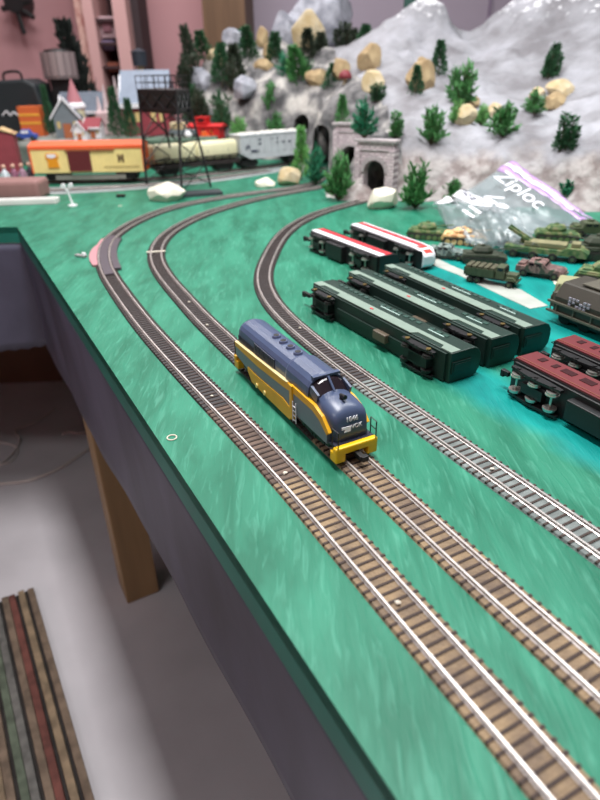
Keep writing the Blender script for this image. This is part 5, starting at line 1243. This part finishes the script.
# red caboose and orange truck
Y = 2.2; q = at(208, 142, Y); k = pxm(208, 130, Y); zb = q.z
o = MB().box((0, 0, (zb-T)/2), (.30, .16, zb-T)).build('foam_block', mat('grey_foam', (128, 142, 136), .8), bevel=.004, loc=(q.x-.06, Y+.03, T)); tag(o, 'grey-green raised block carrying the red caboose', 'foam block')
r = thing('red_caboose', 'bright red caboose with a cupola behind the flat wagon', 'railway wagon', (q.x, Y, zb), -.25); m_cab = mat('caboose_red', (204, 38, 40), .5)
s = MB(); s.box((0, 0, .030), (.105, .05, .036)); s.build('body', m_cab, r, bevel=.001); s = MB(); s.prism([(-.029, .048), (-.029, .051), (0, .058), (.029, .051), (.029, .048)], 'X', -.062, .062); s.box((-.012, 0, .066), (.036, .038, .018)); s.box((-.012, 0, .076), (.042, .044, .003)); s.build('roof', m_cab, r)
s = MB()
for x in (-.035, -.005, .025): s.box((x, -.0255, .035), (.010, .001, .012))
s.box((-.012, -.0195, .067), (.02, .001, .008)); s.build('window', m_glass, r)
for x in (-.035, .035):
    s = MB(); s.cyl((x-.01, -.016, .008), (x-.01, .016, .008), .008); s.cyl((x+.01, -.016, .008), (x+.01, .016, .008), .008); s.build('wheelset', m_bp, r)
q = at(206, 141, 2.13); r = thing('orange_toy_crane', 'small orange toy digger in front of the red caboose', 'digger', (q.x, 2.13, q.z)); m_od = mat('digger_orange', (236, 104, 40), .5)
s = MB(); s.box((0, 0, .010), (.034, .018, .012)); s.box((-.004, 0, .022), (.016, .014, .014)); s.build('body', m_od, r, bevel=.001); s = MB(); s.tube([(.006, 0, .018), (.018, 0, .032), (.028, 0, .014)], .002, 5); s.build('arm', m_od, r); s = MB(); s.cyl((-.012, -.010, .004), (-.012, .010, .004), .005); s.cyl((.012, -.010, .004), (.012, .010, .004), .005); s.build('wheels', m_bp, r)
o = MB().box((0, 0, .04), (.34, .10, .08)).build('foam_block', mat('green_foam_dark', (84, 110, 92), .8, var=.3, scale=20), bevel=.004, loc=(-.42, 2.07, T)); tag(o, 'low grey-green bank between tower and village', 'foam block')
q = at(182, 116, 2.12); r = thing('grey_toy_truck', 'grey toy lorry with a cream load seen through the tower legs', 'truck', (q.x, 2.10, T+.08), -.5)
s = MB(); s.box((0, 0, .014), (.09, .03, .016)); s.build('body', m_gw, r, bevel=.002); s = MB(); s.box((-.015, 0, .032), (.05, .028, .022)); s.build('load', m_cream, r, bevel=.004)
for x in (-.03, .03):
    for y in (-.014, .014): wheel(r, x, y, .007, .005)
q = at(188, 130, 2.05); o = MB().blob((0, 0, 0), .012, .05, 1, 2).build('white_ball', m_snow, loc=(q.x, 2.05, T+.08+.011), smooth=True); tag(o, 'small white ball seen through the right side of the tower', 'ball')

# ------------------------------------------------------------------ shelf unit and lamp bracket at the back wall
Y = 3.2
def zx(px_, py_): v = at(px_, py_, Y); return v.x, v.z
xA, xB, xC, xD, xE = zx(80, 50)[0], zx(89, 50)[0], zx(99, 50)[0], zx(118, 50)[0], zx(131, 50)[0]
r = thing('wall_shelf_unit', 'narrow pink-edged shelf unit with pictures against the back wall', 'shelf', (0, 0, 0))
m_post = mat('pink_beige_post', (196, 154, 152), .6); m_dark = mat('dark_red_interior', (66, 40, 44), .8, var=.4, scale=20)
def vb(name, x0, x1, y0, y1, z0, z1, m): return MB().box(((x0+x1)/2, (y0+y1)/2, (z0+z1)/2), (x1-x0, y1-y0, z1-z0)).build(name, m, r)
vb('patterned_post', xA, xB, Y+.02, Y+.06, 0, 2.3, mat('patterned_strip', (150, 84, 80), .7, col2=(198, 160, 150), scale=26)); vb('side_post', xB, xC, Y, Y+.30, 0, 2.3, m_post); vb('side_post', xD, xE, Y, Y+.30, 0, 2.3, m_post); vb('dark_edge', xE, xE+.035, Y+.1, Y+.30, 0, 2.3, mat('dark_trim', (52, 38, 42), .7)); vb('back_panel', xC, xD, Y+.26, Y+.30, 0, 2.3, m_dark)
for py_ in (18, 42, 66, 90): z = zx(105, py_)[1]; vb('shelf_board', xC, xD, Y+.02, Y+.26, z-.012, z, m_dark)
def item(nm, x0, x1, y0, y1, col, lb, cat):
    a, b = at(x0, y1, Y+.06), at(x1, y0, Y+.06); o = MB().box(((a.x+b.x)/2, Y+.08, (a.z+b.z)/2), (b.x-a.x, .03, b.z-a.z)).build(nm, mat('c_'+nm+str(x0)+str(y0), col, .6), bevel=.001); return tag(o, lb, cat)
item('framed_picture', 101, 114, 16, 38, (206, 176, 182), 'pale pink framed picture on the shelf unit', 'picture'); item('small_box', 101, 113, 40, 50, (136, 120, 152), 'small violet-grey box on the shelf unit', 'box'); item('small_box', 108, 118, 62, 72, (150, 84, 66), 'orange-brown box low on the shelf unit', 'box')
o = item('printed_emblem', 104, 111, 22, 32, (160, 110, 122), 'darker print inside the pale picture', 'print'); 
pic = bpy.data.objects['framed_picture']; wm = o.location.copy(); o.parent = pic; o.location = (0, -.017, 0)
for kk in ('label', 'category'): 
    if kk in o: del o[kk]
Y = 3.45; q = at(12, 8, Y); k = pxm(12, 8, Y)
r = thing('ceiling_fan_bracket', 'dark star-shaped bracket on the pink wall at the top left corner', 'bracket', (q.x, Y+.08, q.z))
s = MB(); s.cyl((0, -.05, .03), (0, .07, .03), 10*k, 12*k, 16); s.build('hub', m_bp, r)
for dx, dz in ((-14, 0), (4, -22), (17, -8), (18, 6), (-8, 8)):
    s = MB(); s.tube([(0, -.03, .01), (dx*k, -.04, dz*k)], 2.6*k, 6); s.build('arm', m_bp, r)
# green toy on the crest by the lilac wall
Y = 2.75; q = at(413, 8, Y); k = pxm(413, 5, Y); z0 = .10
r = thing('green_toy_lamp', 'dark green and red toy lamp standing behind the white peak', 'lamp', (q.x, Y, T+z0)); hz_ = q.z-T-z0
s = MB(); s.cyl((0, 0, 0), (0, 0, hz_-10*k), 2*k, n=8); s.build('pole', m_bp, r); s = MB(); s.cyl((0, 0, hz_-10*k), (0, 0, hz_-2*k), 3*k, 4*k, 12); s.build('collar', m_redp, r); s = MB(); s.box((4*k, 0, hz_+4*k), (26*k, 10*k, 9*k)); s.build('head', mat('dark_green_enamel', (44, 84, 74), .5), r, bevel=.004)
